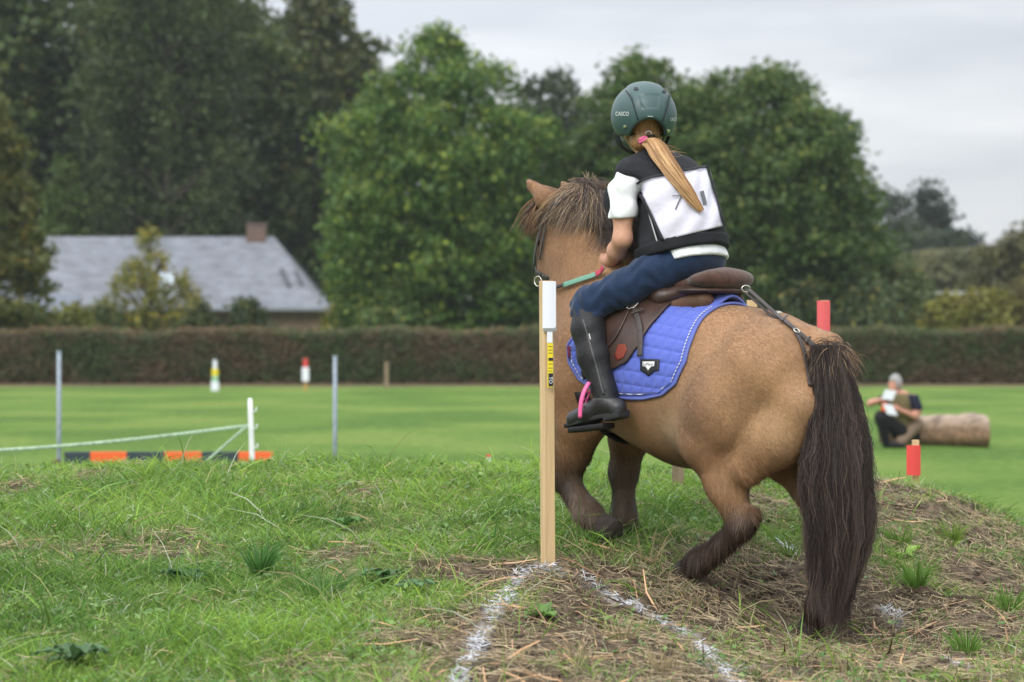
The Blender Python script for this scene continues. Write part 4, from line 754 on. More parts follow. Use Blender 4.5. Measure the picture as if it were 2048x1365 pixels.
chap_m = mat('chap_black', (.013, .013, .015), .55, .35, bump=(60, .002)); sf = make_sdf(shin)
def chap(p): d = sf(p)-.009-wr(p, 70, .001); d = np.maximum(d, p[..., 2]-1.80-.35*(p[..., 0]-.82)); return np.maximum(d, 1.452-p[..., 2]+.4*(.70-p[..., 0])*0)
for s_ in (1, -1):
    g_ = (lambda p: chap(p*[1, s_, 1])); V, Q = surfnet(g_, (.62, .25 if s_ > 0 else -.41, 1.42), (.92, .41 if s_ > 0 else -.25, 1.83), .006); ch = mk('half_chap', L2W(V), Q, chap_m, rider)
    if s_ > 0:
        zp, zn = drop(*np.array([(1166, 640), (1175, 670), (1186, 710), (1196, 745), (1203, 775), (1208, 790)], float).T, off_f(chap, 0), .001, 30)
        V, F_ = strap(zp, zn, .006, .0025); mk('zip', L2W(V), F_, mat('zip_grey', (.06, .06, .065), .4, .5), ch)
        zp, zn = drop(*np.array([(1178, 668), (1181, 680)], float).T, chap, .001, 6); V, F_ = strap(zp, zn, .004, .002); mk('tag', L2W(V), F_, mat('tag_white', (.6, .6, .6), .6), ch)
boot_m = mat('boot_leather', (.022, .022, .023), .42, .5, noise=(30, .4), bump=(90, .0015)); ff = make_sdf(foot+shin[-1:])
def bootf(p): return np.maximum(ff(p)-.006, p[..., 2]-1.475)
slf = make_sdf(chain([(.648, .35, 1.405, .028), (.70, .352, 1.408, .022)], k=.01)+chain([(.70, .352, 1.42, .022), (.78, .357, 1.388, .024), (.86, .362, 1.368, .022)], k=.01))
def sole(p):
    q = p.copy(); d = ff(p)-.009; ax = 1.418-.22*(p[..., 0]-.65); return np.maximum(np.maximum(d, p[..., 2]-ax), (ax-.022-(p[..., 0] < .69)*.012)-p[..., 2]+0*ax) if True else d
def sole2(p):
    ax = 1.425-.22*(p[..., 0]-.65); w = .030-.006*sstep(.8, .87, p[..., 0]); q = np.abs(p[..., 1]-(.350+.06*(p[..., 0]-.65)))-w; e = np.maximum(.622-p[..., 0], p[..., 0]-.882); th_ = .012+.014*(p[..., 0] < .695); return np.maximum(np.maximum(np.maximum(q, e), p[..., 2]-ax), ax-th_-p[..., 2])-.003
for s_ in (1, -1):
    lo = (.59, .29 if s_ > 0 else -.42, 1.34); hi = (.92, .42 if s_ > 0 else -.29, 1.5); V, Q = surfnet(lambda p: bootf(p*[1, s_, 1]), lo, hi, .005); bt = mk('boot', L2W(V), Q, boot_m, rider)
    V, Q = surfnet(lambda p: sole2(p*[1, s_, 1]), lo, hi, .005); mk('sole', L2W(V), Q, mat('sole_rubber', (.03, .031, .033), .7), bt)
trd = lambda p: np.maximum(np.maximum(np.abs(p[..., 0]-.775)-.085, np.abs(p[..., 1]-.357)-.034), np.abs(p[..., 2]-(1.362-.12*(p[..., 0]-.775)))-.008)-.003
V, Q = surfnet(trd, (.66, .29, 1.32), (.9, .42, 1.41), .005); mk('stirrup_tread', L2W(V), Q, blk, stp)
# shirt
sh_m = mat('shirt_white', (.80, .81, .84), .85, .15, noise=(30, .04), bump=(120, .0015)); tf_ = make_sdf(chain([(.665, .05, 2.15, .07), (.655, .085, 1.98, .083)], k=.04)+torso+R_arm[:3]+mir(R_arm[:3]))
def shirt(p):
    sl = sstep(.14, .2, np.abs(p[..., 1])); d = tf_(p)-.008-.004*sl*sstep(2.3, 2.15, p[..., 2])-wr(p, 60, .0034); hem = 1.995-.28*(p[..., 0]-.5); low = np.where(np.abs(p[..., 1]) > .145, 2.135-.1*(np.abs(p[..., 1])-.19), hem)
    d = np.minimum(d, np.where((np.abs(p[..., 1]) < .19) & (p[..., 0] < .74), bf(p)-.013, 9)); hm_ = sstep(.05, 0, p[..., 2]-hem)*(np.abs(p[..., 1]) < .15)*.006; d = d-hm_; d = np.maximum(d, low-p[..., 2]); return np.maximum(d, p[..., 2]-2.35)
cloth('t_shirt', shirt, (.42, -.3, 1.93), (.9, .3, 2.4), .006, sh_m)
nav2 = mat('protector_black', (.016, .017, .021), .75, .25, noise=(40, .25), bump=(90, .0012))
vt = make_sdf(chain([(.665, .055, 2.2, .078), (.665, .092, 2.03, .076)], k=.04)+chain([(.59, 0, 2.0, .086), (.615, 0, 2.1, .082), (.67, 0, 2.21, .088), (.72, 0, 2.275, .08), (.765, 0, 2.31, .05)], sc=(1, 1.3, 1), k=.05)+chain([(.76, -.105, 2.29, .042), (.785, 0, 2.318, .044), (.765, .14, 2.298, .044)], k=.05))
armc = make_sdf(chain([(.745, .185, 2.225, .058), (.78, .20, 2.225, .058), (.78, .215, 2.15, .07), (.775, .215, 2.0, .075)], k=.02)+chain([(.80, -.19, 2.27, .06), (.78, -.21, 2.15, .07), (.775, -.21, 2.0, .075)], k=.02))
nkc = make_sdf(chain([(.81, 0, 2.36, .055), (.86, 0, 2.46, .07)], k=.02))
def vest(p):
    d = vt(p)-.026; d = -smin(-d, armc(p)-.004, .02); d = -smin(-d, nkc(p), .02); lowp = 2.035-.3*(p[..., 0]-.5); d = np.maximum(d, lowp-p[..., 2]); return d
vf_ = resamp(np.array([W2L(P(1217, 378, 9.42)), W2L(P(1213, 420, 9.42)), W2L(P(1215, 460, 9.41))]), 10)
vs = cloth('back_protector', vest, (.4, -.26, 1.92), (.92, .26, 2.42), .006, nav2)
def vband(p): d = vt(p)-.034; lowp = 2.035-.3*(p[..., 0]-.5); return np.maximum(np.maximum(d, lowp-.002-p[..., 2]), p[..., 2]-lowp-.045)
cloth('waistband', vband, (.38, -.28, 1.9), (.92, .28, 2.15), .006, nav2, vs)
V, F_ = tube(vf_, .026, 10, flat=(1, .45)); mk('front_flap', L2W(V), F_, nav2, vs)
# number bib
bibm = mat('bib_white', (.66, .64, .75), .55, .3, noise=(12, .05), bump=(14, .006)); bb_ = mat('bib_border', (.018, .018, .022), .6)
TLc, TRc, BRc, BLc = map(np.array, [(1275., 364.), (1411., 337.), (1443., 453.), (1327., 481.)])
def quadgrid(c, nu, nv, f, off, top=None):
    u, v = np.meshgrid(np.linspace(0, 1, nu), np.linspace(0, 1, nv), indexing='ij'); u, v = u[..., None], v[..., None]; q = (c[0]*(1-u)+c[1]*u)*(1-v)+(c[3]*(1-u)+c[2]*u)*v; p, nn = hit(f, q.reshape(-1, 2)); return p+nn*off, nn
vs_f = off_f(vest, .003)
for nm, cs, off, mt in [('bib', (TLc, TRc, BRc, BLc), .007, bibm)]:
    A, nn = quadgrid(cs, 30, 30, vs_f, off); A = A+nn*(.003*np.sin(A[:, 2:3]*60+A[:, 1:2]*80)); Bq = A-nn*.004; Fg = gridF(30, 30); i = np.arange(900).reshape(30, 30); rim = np.r_[i[0, :], i[1:, -1], i[-1, ::-1][1:], i[::-1, 0][1:]]
    bib = mk(nm, L2W(np.concatenate([A, Bq])), np.concatenate([Fg, Fg[:, ::-1]+900, np.stack([rim[:-1], rim[1:], rim[1:]+900, rim[:-1]+900], 1)]), mt, rider)
for a, b2, w in [(TLc, TRc, .009), (TLc, BLc, .012), (TRc, BRc, .009)]:
    q = np.linspace(a, b2, 26); p, nn = hit(vs_f, q); p = p+nn*.012; V, F_ = strap(p, nn, w, .004); mk('bib_edging', L2W(V), F_, bb_, bib)
q = np.linspace(TLc+[14, 34], BLc+[-12, 4], 20); p, nn = hit(vs_f, q); V, F_ = strap(p+nn*.001, nn, .005, .002); mk('reflective_strip', L2W(V), F_, mat('strip_grey', (.5, .5, .52), .4), vs)
ink = mat('bib_ink', (.13, .13, .15), .6); q_f = off_f(vs_f, .013)
decal('7', 1356, 405, 21, 29, q_f, .0, ink, bib, 'number', rot=-4, bold=-.022); decal('1', 1407, 396, 8, 28, q_f, .0, ink, bib, 'number', rot=-14, bold=-.025)
# hair
hr = make_sdf(ell((.858, 0, 2.505), (.104, .083, .108), .02)+chain([(.82, 0, 2.44, .06), (.795, .02, 2.425, .035)], k=.03))
hr0 = hr
def hairc_(p): return np.maximum(hr(p)-.002*np.sin(p[..., 1]*500), (p[..., 0]-.865)+.25*(2.47-p[..., 2]))
hairc = turned(hairc_); hcm = mat('child_hair', (.30, .155, .065), .5, .4, noise=(90, .35), stretch=(.3, 2.5, .3)); hb = cloth('hair', hairc, (.72, -.13, 2.36), (1.0, .15, 2.65), .005, hcm)
scr = W2L(P(1289, 285, 9.33)); tip, tnn = hit(vs_f, [(1398, 428)]); tip = tip[0]+tnn[0]*.022; mids, mn = hit(vs_f, [(1318, 318), (1352, 365)]); m1_ = mids[0]+mn[0]*.03; m2_ = mids[1]+mn[1]*.026
ctr = resamp(np.array([scr, scr*.45+m1_*.55+[-.012, 0, .02], m1_, m2_, tip]), 14); n = 2600; a = rng.random(n)*6.28; r = np.sqrt(rng.random(n)); s_ = np.linspace(0, 1, 14); wdt = np.interp(s_, [0, .12, .3, .6, .85, 1], [.012, .03, .037, .034, .024, .013])
Tn = np.gradient(ctr, axis=0); Tn /= np.linalg.norm(Tn, axis=1)[:, None]; e1 = np.cross(Tn, mn[0]); e1 /= np.linalg.norm(e1, axis=1)[:, None]; e2 = np.cross(e1, Tn); ln_ = .72+.28*rng.random(n)**.5
si = s_[None]*ln_[:, None]; cti = np.stack([np.interp(si, s_, ctr[:, k]) for k in range(3)], -1)
Cp = cti+(np.cos(a)*r)[:, None, None]*(wdt[:, None]*e1)[None]+(np.sin(a)*r*.5)[:, None, None]*(wdt[:, None]*e2)[None]+.0018*np.sin(s_[None, :, None]*9+rng.random((n, 1, 1))*6)*rng.normal(0, 1, (n, 1, 3)); kk = (noise2(np.cos(a)*r*6+9, a*0, 1, 5)+rng.normal(0, .12, n))
c = np.where((kk > .5)[:, None], np.array([[.50, .30, .14]]), np.array([[.27, .14, .06]]))*(.7+.6*rng.random(n))[:, None]
V, F_, cc = ribbons(L2W(Cp), .0012*np.r_[np.ones(10), .9, .7, .5, .15][None]*np.ones((n, 1)), rng.normal(0, .3, (n, 3))+[0, -1, .1], np.repeat(c[:, None], 14, 1)); mk('ponytail', V, F_, hairm, rider, cols=cc)
n = 60; st_ = ctr[rng.integers(1, 5, n)]; d0 = np.stack([rng.normal(-.4, .3, n), rng.normal(-.8, .3, n), rng.normal(.1, .3, n)], 1); Cp = strands(st_, d0, np.stack([rng.normal(-.1, .3, n), rng.normal(-.3, .3, n), -.5*rng.random(n)], 1), .03+.06*rng.random(n), 0, 0, K=9, wv=.008)
V, F_, cc = ribbons(L2W(Cp), .0005*np.ones((n, 9)), rng.normal(0, .3, (n, 3))+[0, -1, .1], np.full((n, 9, 3), .4)*[1, .6, .3]); mk('stray_hair', V, F_, hairm, rider, cols=cc)
V, Q = surfnet(lambda p: make_sdf(chain([(*(scr+[0, .014, .004]), .013), (*(scr+[0, -.012, -.002]), .014), (*(scr+[-.006, .004, .012]), .011)], k=.006))(p)-.0025*np.sin(p[..., 1]*400+p[..., 2]*500), scr-.04, scr+.04, .003); mk('hair_tie', L2W(V), Q, mat('pink_fabric', (.6, .12, .25), .7), rider)
# helmet
HC = np.array([.838, 0, 2.527]); helm0 = make_sdf(ell(tuple(HC), (.138, .124, .127), .02)); inn_ = make_sdf(ell((.845, 0, 2.515), (.127, .112, .12), .02)); rear_c = make_sdf(ell((.70, 0, 2.42), (.13, .075, .085), .02)); earc = make_sdf(ell((.88, .13, 2.43), (.045, .08, .055), .01)+ell((.88, -.13, 2.43), (.045, .08, .055), .01))
def helmet(p):
    x, y, z = p[..., 0], np.abs(p[..., 1]), p[..., 2]; d = helm0(p); pan = sstep(.062, .058, y)*sstep(.80, .79, x)*0; d = d-.004*sstep(.066, .058, y)*sstep(2.46, 2.5, z); d = np.maximum(d, (2.448+.16*(x-.838)*(x > .838))-z)
    d = -smin(-d, rear_c(p), .01); d = -smin(-d, earc(p), .01); d = np.maximum(d, -inn_(p)); rc = np.maximum(np.abs(p[..., 1]+.0)-.034-.15*(z-2.56), np.maximum(2.545-z, z-2.60)); d = np.where((x < .8), np.maximum(d, -(np.maximum(rc, -(d+.003)))), d); return d
helmet_ = helmet; helmet = turned(helmet_); grn = mat('helmet_green', (.045, .09, .09), .42, .45, noise=(8, .05)); he = cloth('helmet', helmet, (.68, -.18, 2.4), (1.02, .18, 2.68), .0042, grn)
hl_f = turned(make_sdf(ell(tuple(HC), (.138, .124, .127), .02))); hl_s = off_f(hl_f, .0045); zm = mat('helmet_trim', (.02, .025, .028), .5)
for q in ([(1251, 181), (1258, 188), (1266, 205), (1272, 228), (1276, 240)], [(1340, 188), (1338, 205), (1331, 225), (1325, 242)]):
    p, nn = drop(*np.array(q, float).T, hl_s, -.001, 30); V, F_ = strap(p, nn, .005, .003); mk('trim', L2W(V), F_, zm, he)
for x, y in [(1272, 178), (1329, 183)]:
    patch([(x-5, y+1), (x-3, y-3), (x+3, y-3), (x+5, y), (x+3, y+3), (x-3, y+3)], hl_s, .001, zm, he, 'vent', .001)
p, nn = drop(*np.array([(1284, 205), (1289, 218), (1300, 220), (1318, 220), (1323, 206)], float).T, hl_s, -.0035, 30); V, F_ = tube(p, .003, 6); mk('moulding', L2W(V), F_, grn, he)
wt = mat('print_white', (.7, .72, .72), .5); decal('CASCO', 1245, 228, 26, 8, hl_f, .002, wt, he, bold=.0); decal('CASCO', 1346, 239, 12, 6.5, hl_f, .002, wt, he, bold=.0)
p, nn = drop(*np.array([(1295, 233), (1306, 233.5)], float).T, hl_s, .001, 5); V, F_ = strap(p, nn, .002, .001); mk('print_line', L2W(V), F_, wt, he)
for x, y in [(1250, 254), (1336, 262)]: patch([(x-3, y-2), (x, y-3), (x+3, y-2), (x+3, y+2), (x, y+3), (x-3, y+2)], hl_f, .001, steel, he, 'rivet', .002)
hd = off_f(make_sdf(head), .012)
p, nn = drop(*np.array([(1262, 268), (1280, 271), (1300, 273), (1320, 272), (1333, 268)], float).T, hd, .004, 20); V, F_ = strap(p, nn, .014, .004); mk('fit_band', L2W(V), F_, zm, he)
p, nn = hit(hd, [(1296, 267)]); a = np.linspace(0, np.pi, 12); V, F_ = tube(p[0]+nn[0]*.01+np.stack([.008*np.cos(a), .008*np.cos(a), .011*np.sin(a)], 1), .0022, 6); mk('dial', L2W(V), F_, wt, he)
for s_ in (1, -1):
    for q in ([(.845, .104, 2.475), (.845, .09, 2.43), (.87, .07, 2.40), (.91, .02, 2.39)], [(.93, .095, 2.475), (.93, .085, 2.43), (.915, .05, 2.40), (.91, .02, 2.39)]):
        q = hrot(resamp(np.array(q)*[1, s_, 1], 14), -HA); V, F_ = strap(q, np.tile([0, s_, -.1], (14, 1)), .014, .003); mk('chin_strap', L2W(V), F_, zm, he)
pk = lambda p: np.maximum(np.maximum(make_sdf(ell((.92, 0, 2.485), (.095, .092, .018), .01))(p), .94-p[..., 0]), -1)
V, Q = surfnet(turned(pk), (.85, -.2, 2.45), (1.06, .1, 2.52), .005); mk('peak', L2W(V), Q, zm, he)
# ================================================================ stakes and flags
pine = mat('pine_wood', (.60, .43, .235), .6, .25, noise=(18, .16), stretch=(2.5, 2.5, .12)); white = mat('plain_white', (.74, .76, .84), .6); yel = mat('tape_yellow', (.75, .60, .03), .5); blkp = mat('print_black', (.02, .02, .025), .6)
def stake(px, py0, D, h, w, d, label, rz=.35, grp=None, m=pine, lean=(0, 0)):
    b0 = P(px, py0, D); r = thing('wooden_stake', label, 'stake', b0, group=grp); V, F_ = box(-w/2, w/2, -d/2, d/2, -.12, h); V[:, 0] += V[:, 2]*lean[0]; V[:, 1] += V[:, 2]*lean[1]; c, s = math.cos(rz), math.sin(rz); V = np.stack([V[:, 0]*c-V[:, 1]*s, V[:, 0]*s+V[:, 1]*c, V[:, 2]], 1)+b0
    o = mk('post', V, F_, m, r, smooth=False); bv = o.modifiers.new('b', 'BEVEL'); bv.width = .0015; return r, b0
r, b0 = stake(1096, 1140, 9.0, 1.04, .04, .042, 'pale wooden stake with a white paper sleeve standing in front of the pony', rz=.42, lean=(-.006, 0))
def onface(px0, px1, py0, py1, D, th, mt, par, name, bow=0):
    a, b2 = P(px0, py0, D), P(px1, py1, D); n = 9; V = []
    for j in (0, 1):
        for i in range(n):
            u = i/(n-1); V += [(a[0]+(b2[0]-a[0])*u, D-bow*math.sin(math.pi*u)-(th if j else 0), z) for z in (a[2], b2[2])]
    F_ = []
    for i in range(n-1): F_ += [[2*i, 2*i+1, 2*i+3, 2*i+2], [2*n+2*i, 2*n+2*i+2, 2*n+2*i+3, 2*n+2*i+1], [2*i, 2*i+2, 2*n+2*i+2, 2*n+2*i], [2*i+1, 2*n+2*i+1, 2*n+2*i+3, 2*i+3]]
    F_ += [[0, 2*n, 2*n+1, 1], [2*n-2, 2*n-1, 4*n-1, 4*n-2]]; return mk(name, V, F_, mt, par, smooth=False)
onface(1085, 1112, 563, 657, 8.962, .002, white, r, 'paper_sleeve', .004); onface(1086, 1113, 655, 663, 8.961, .001, mat('clear_plastic', (.5, .5, .5), .2, trans=.5), r, 'plastic_edge', .003)
onface(1094, 1105, 660, 686, 8.96, .001, white, r, 'label_strip'); onface(1095, 1106, 687, 775, 8.96, .001, yel, r, 'tape')
for y0, y1 in [(716, 722), (747, 773)]: onface(1097, 1106, y0, y1, 8.9585, .0008, blkp, r, 'print')
for y0 in (693, 700, 706, 728, 736, 742): onface(1097, 1105, y0, y0+1, 8.9585, .0005, blkp, r, 'print')
V, F_ = text_mesh('TO'); V = V-V.mean(0); V = np.stack([P(1102, 762, 8.957)[0]+V[:, 1]*.018, np.full(len(V), 8.957), P(1102, 762, 8.957)[2]-V[:, 0]*.018], 1); mk('lettering', V, F_, white, r, smooth=False)
stake(1356, 992, 11.0, .34, .05, .03, 'short grey-brown stake seen under the pony belly', rz=0, m=mat('old_wood', (.24, .18, .12), .8, noise=(20, .3), stretch=(2, 2, .2)))
stake(1504, 985, 11.2, .86, .045, .03, 'pale stake behind the saddle, only its top showing', rz=0)
redp = mat('flag_red', (.80, .10, .10), .55, trans=.25); org = mat('flag_orange', (.9, .11, .02), .5, trans=.2)
r, b0 = stake(1649, 1000, 11.6, .925, .038, .03, 'stake wrapped in pale red plastic behind the pony croup', rz=0); onface(1634, 1660, 602, 690, 11.57, .004, mat('sleeve_pink', (.84, .16, .17), .5, trans=.2), r, 'red_sleeve', .01); onface(1640, 1673, 680, 700, 11.55, .004, org, r, 'orange_tag', .01)
r, b0 = stake(1831, 985, 12.2, .255, .032, .03, 'short stake with a red sleeve on the right edge of the bank', rz=0); onface(1813, 1841, 891, 951, 12.16, .004, mat('sleeve_red', (.84, .10, .09), .5, trans=.2), r, 'red_sleeve', .01)
# ================================================================ far field
metal = mat('grey_post', (.24, .28, .33), .5, .4, noise=(20, .15))
for px, ty, D, lab in [(118, 702, 22, 'grey metal post at the left beside the green tape'), (670, 712, 23, 'grey metal post standing alone right of the white post')]:
    q = P(px, ty, D); r = thing('metal_post', lab, 'post', (q[0], D, 0), group='grey metal posts in the field'); V, F_ = tube(np.array([(q[0], D, -.1), (q[0], D, q[2]-.01)]), .021, 10); mk('post', V, F_, metal, r); V, F_ = tube(np.array([(q[0], D, q[2]-.01), (q[0], D, q[2]+.004)]), .024, 10); mk('cap', V, F_, metal, r)
    if px == 118:
        V, F_ = tube(np.array([(q[0]+.02, D, .42), (q[0]-.02, D-.03, .56)]), .03, 8); mk('clamp', V, F_, mat('rust', (.12, .045, .03), .8), r); V, F_ = box(q[0]-.03, q[0]+.04, D-.06, D-.03, 0, .48); mk('foot_board', V, F_, mat('foot_grey', (.42, .43, .42), .8), r, smooth=False)
wp = mat('white_plastic', (.78, .79, .82), .45); tp = P(500, 797, 18.); r = thing('electric_fence_post', 'white plastic fence post holding the green and white tape', 'fence post', (tp[0]+.02, 18, 0))
top_ = tp; bot_ = np.array([tp[0]+.045, 18, -.05]); V, F_ = tube(np.linspace(top_, bot_, 12), np.r_[.018, np.full(11, .024)], 8, flat=(1, .5)); mk('post', V, F_, wp, r)
for z_ in (1.12, 1.0, .86, .7, .55, .35): x_ = top_[0]+(bot_[0]-top_[0])*(top_[2]-z_)/(top_[2]+.05); V, F_ = tube(np.array([(x_+.02, 17.98, z_), (x_+.045, 17.97, z_+.01), (x_+.045, 17.97, z_+.035)]), .006, 6); mk('hook', V, F_, wp, r)
tape = mat('tape_green', (.46, .6, .44), .6, noise=(30, .3)); K = 30
A = P(495, 852, 17.96); E = P(-420, 915, 14.5); ln = np.linspace(A, E, K); ln[:, 2] -= .05*np.sin(np.linspace(0, np.pi, K)); V, F_ = tube(ln, .014, 6, flat=(.15, 1)); tag(mk('barrier_tape', V, F_, tape), 'green and white tape running from the white post to the left edge', 'tape')
E = P(405, 930, 17.0); ln = np.linspace(A, E, 12); V, F_ = tube(ln, .013, 6, flat=(.2, 1)); tag(mk('barrier_tape', V, F_, tape), 'short slack end of tape hanging down left of the white post', 'tape')
# striped pole
r = thing('striped_pole', 'orange and dark blue striped jump plank lying behind the bank', 'jump pole', P(340, 917, 25)); oc, dc = mat('stripe_orange', (.80, .13, .035), .5), mat('stripe_slate', (.035, .05, .065), .5)
ex = [(130, 182, 0), (182, 254, 1), (254, 330, 0), (330, 404, 1), (404, 478, 0), (478, 545, 1)]
for a, b2, k in ex:
    p0, p1 = P(a, 904, 25), P(b2, 904, 25); V, F_ = box(p0[0], p1[0], 24.96, 25.04, p0[2]-.14, p0[2]); mk('stripe', V, F_, oc if k else dc, r, smooth=False)
for px in (160, 520): p0 = P(px, 930, 25.1); V, F_ = box(p0[0]-.04, p0[0]+.04, 25.07, 25.14, 0, .42); mk('support', V, F_, mat('old_wood'), r, smooth=False)
# small markers
def marker(px, y0, y1, D, segs, label, w):
    r = thing('marker_post', label, 'marker', P(px, y1, D)); 
    for a, b2, c, ww, nm in segs:
        p0, p1 = P(px, a, D), P(px, b2, D); V, F_ = box(p0[0]-ww/2, p0[0]+ww/2, D-ww/3, D+ww/3, p1[2], p0[2]); mk(nm, V, F_, c, r, smooth=False)
marker(430, 722, 782, 68, [(720, 738, white, .10, 'cap'), (738, 752, yel, .16, 'band'), (752, 764, mat('pale_green', (.3, .5, .35), .6), .16, 'band'), (764, 782, white, .2, 'base')], 'white and yellow marker post by the hedge', .1)
marker(611, 718, 780, 68, [(718, 735, redp, .11, 'cap'), (735, 763, white, .18, 'panel'), (763, 782, mat('stake_orange', (.5, .28, .08), .6), .06, 'stake')], 'red and white marker on an orange stake by the hedge', .1)
marker(773, 722, 778, 70, [(724, 778, mat('old_wood'), .1, 'stake')], 'plain brown stake by the hedge', .1)
marker(977, 910, 922, 16, [(910, 915, redp, .03, 'cap'), (914, 1050, white, .03, 'stem')], 'tiny red-topped marker just behind the crest of the bank', .04)
# log
r = thing('log', 'thick pale weathered log lying on the grass behind the kneeling man', 'log', P(1912, 888, 36.3)); a0, a1 = P(1760, 848, 37.4), P(1975, 858, 36.0); K, n = 40, 28; V = []; cc = []
for k in range(K):
    u = k/(K-1); c = a0+(a1-a0)*u; rr = .215+.02*u+.006*math.sin(u*9)+.005*math.sin(u*23+1)
    if k == 0 or k == K-1: rr *= .93
    c = np.array([c[0], c[1], rr*.95+.005])
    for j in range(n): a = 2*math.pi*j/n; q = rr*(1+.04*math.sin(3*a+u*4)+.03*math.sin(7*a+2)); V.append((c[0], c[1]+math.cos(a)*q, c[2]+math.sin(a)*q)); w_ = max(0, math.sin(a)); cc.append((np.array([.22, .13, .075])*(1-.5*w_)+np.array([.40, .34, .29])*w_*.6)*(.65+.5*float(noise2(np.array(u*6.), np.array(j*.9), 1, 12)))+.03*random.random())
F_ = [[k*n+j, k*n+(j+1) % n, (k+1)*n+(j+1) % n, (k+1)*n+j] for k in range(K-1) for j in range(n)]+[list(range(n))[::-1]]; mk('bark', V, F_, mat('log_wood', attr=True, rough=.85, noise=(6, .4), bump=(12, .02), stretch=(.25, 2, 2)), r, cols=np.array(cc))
mk('cut_end', V[-n:], [list(range(n))], mat('cut_wood', (.22, .12, .06), .8, noise=(8, .4)), r, smooth=False)
# kneeling man
mb = P(1797, 893, 36); man = thing('person', 'grey-haired man in an olive vest crouching by the log with papers in his hands', 'person', (mb[0], 36, 0)); mo = np.array([mb[0], 36, 0.])
def mp_(px, py, dy=0, r=0): q = P(px, py, 36); return (q[0]-mo[0], dy, q[2], r)
mh = ell((mp_(1791, 767)[0], 0, mp_(1791, 767)[2]), (.088, .1, .125), .02)+chain([mp_(1786, 778, -.03, .06), mp_(1797, 795, .03, .05)], k=.03)+ell((mp_(1777, 770)[0], -.04, mp_(0, 770)[2]), (.02, .02, .025), .02)+ell((mp_(1799, 768)[0], -.085, mp_(0, 768)[2]), (.02, .012, .035), .01)
mt_ = chain([mp_(1803, 862, .05, .15), mp_(1803, 835, .05, .155), mp_(1806, 805, .03, .16), mp_(1803, 795, .02, .1)], k=.05)
ar1 = chain([mp_(1825, 797, -.1, .065), mp_(1832, 822, -.14, .055), mp_(1826, 832, -.16, .048), mp_(1790, 818, -.26, .034)], k=.03); ar2 = chain([mp_(1785, 798, .12, .06), mp_(1745, 806, .1, .045), mp_(1741, 808, .06, .042), mp_(1768, 797, -.18, .034)], k=.03)
def mfing(px, py, dy):
    c = [];
    for i in range(4): c += chain([(*mp_(px, py-3+2.4*i, dy)[:3], .013), (*mp_(px-7, py-4+2.4*i, dy-.01)[:3], .012), (*mp_(px-9, py-1+2.4*i, dy-.035)[:3], .01)], k=.008)
    return ell((mp_(px+2, py)[0], dy, mp_(0, py)[2]), (.04, .025, .045), .02)+c+chain([(*mp_(px, py-4, dy)[:3], .014), (*mp_(px-3, py-8, dy-.03)[:3], .012)], k=.01)
mhand = mfing(1786, 815, -.27)+mfing(1770, 795, -.2)
lg1 = chain([mp_(1800, 862, -.08, .1), mp_(1757, 833, -.22, .075), mp_(1757, 838, -.22, .07), mp_(1770, 885, -.12, .05)], k=.04); lg2 = chain([mp_(1812, 862, .08, .1), mp_(1832, 850, .0, .085), mp_(1800, 882, -.12, .07)], k=.05); lg3 = chain([mp_(1815, 855, .1, .1), mp_(1830, 872, .12, .09)], k=.05)
mf_ = make_sdf(mh+mt_+ar1+ar2+mhand+lg1+lg2+lg3); sk = mat('skin_ruddy', (.50, .24, .17), .55)
def mcl(name, f, mt, h=.014, par=None, label=None): V, Q = surfnet(f, (-.6, -.5, -.03), (.5, .45, 1.2), h); return mk(name, V+mo, Q, mt, par or man, label=label)
mcl('body', mf_, sk)
tsf = make_sdf(mt_+chain([mp_(1825, 797, -.1, .07), mp_(1832, 815, -.14, .062)], k=.03)+chain([mp_(1785, 798, .12, .07), mp_(1765, 802, .11, .06)], k=.03)); mcl('t_shirt', lambda p: np.maximum(tsf(p)-.012, p[..., 2]-mp_(0, 789)[2]), mat('shirt_navy', (.012, .013, .03), .85))
vf = make_sdf(mt_); mcl('vest', lambda p: np.maximum(np.maximum(vf(p)-.03, mp_(0, 868)[2]-p[..., 2]), np.maximum(p[..., 2]-mp_(0, 787)[2], -(make_sdf(ell((mp_(1829, 805)[0], -.12, mp_(0, 805)[2]), (.08, .12, .1), .01))(p)))), mat('vest_olive', (.13, .105, .05), .85, noise=(15, .25)))
tr_f = make_sdf(lg1+lg3); mcl('trousers', lambda p: tr_f(p)-.012, mat('trouser_black', (.012, .012, .014), .85)); tk = make_sdf(lg2); mcl('knee_cloth', lambda p: tk(p)-.015, mat('cloth_khaki', (.2, .14, .10), .85), label='khaki lower leg of the trousers')
sf2 = make_sdf(chain([mp_(1768, 889, -.12, .045), mp_(1786, 891, -.16, .04)], k=.02)+chain([mp_(1783, 888, -.15, .045), mp_(1803, 891, -.18, .042)], k=.02)); mcl('shoes', sf2, mat('shoe_black', (.01, .01, .012), .6))
hf = make_sdf(mh[:1]); mcl('hair', lambda p: np.maximum(hf(p)-.012, np.minimum(mp_(0, 762)[2]-p[..., 2]+(.0), (-p[..., 0]+mp_(1791, 0)[0])+.5*(mp_(0, 772)[2]-p[..., 2]))), mat('hair_grey', (.30, .29, .29), .9))
cl_ = make_sdf(chain([mp_(1797, 792, -.02, .062), mp_(1803, 797, 0, .07)], k=.02)); mcl('collar', cl_, mat('collar_cream', (.5, .46, .33), .8))
pa = thing('paper_sheets', 'white and orange papers held up by the crouching man', 'papers', (mo[0]-.1, 35.6, .6)); 
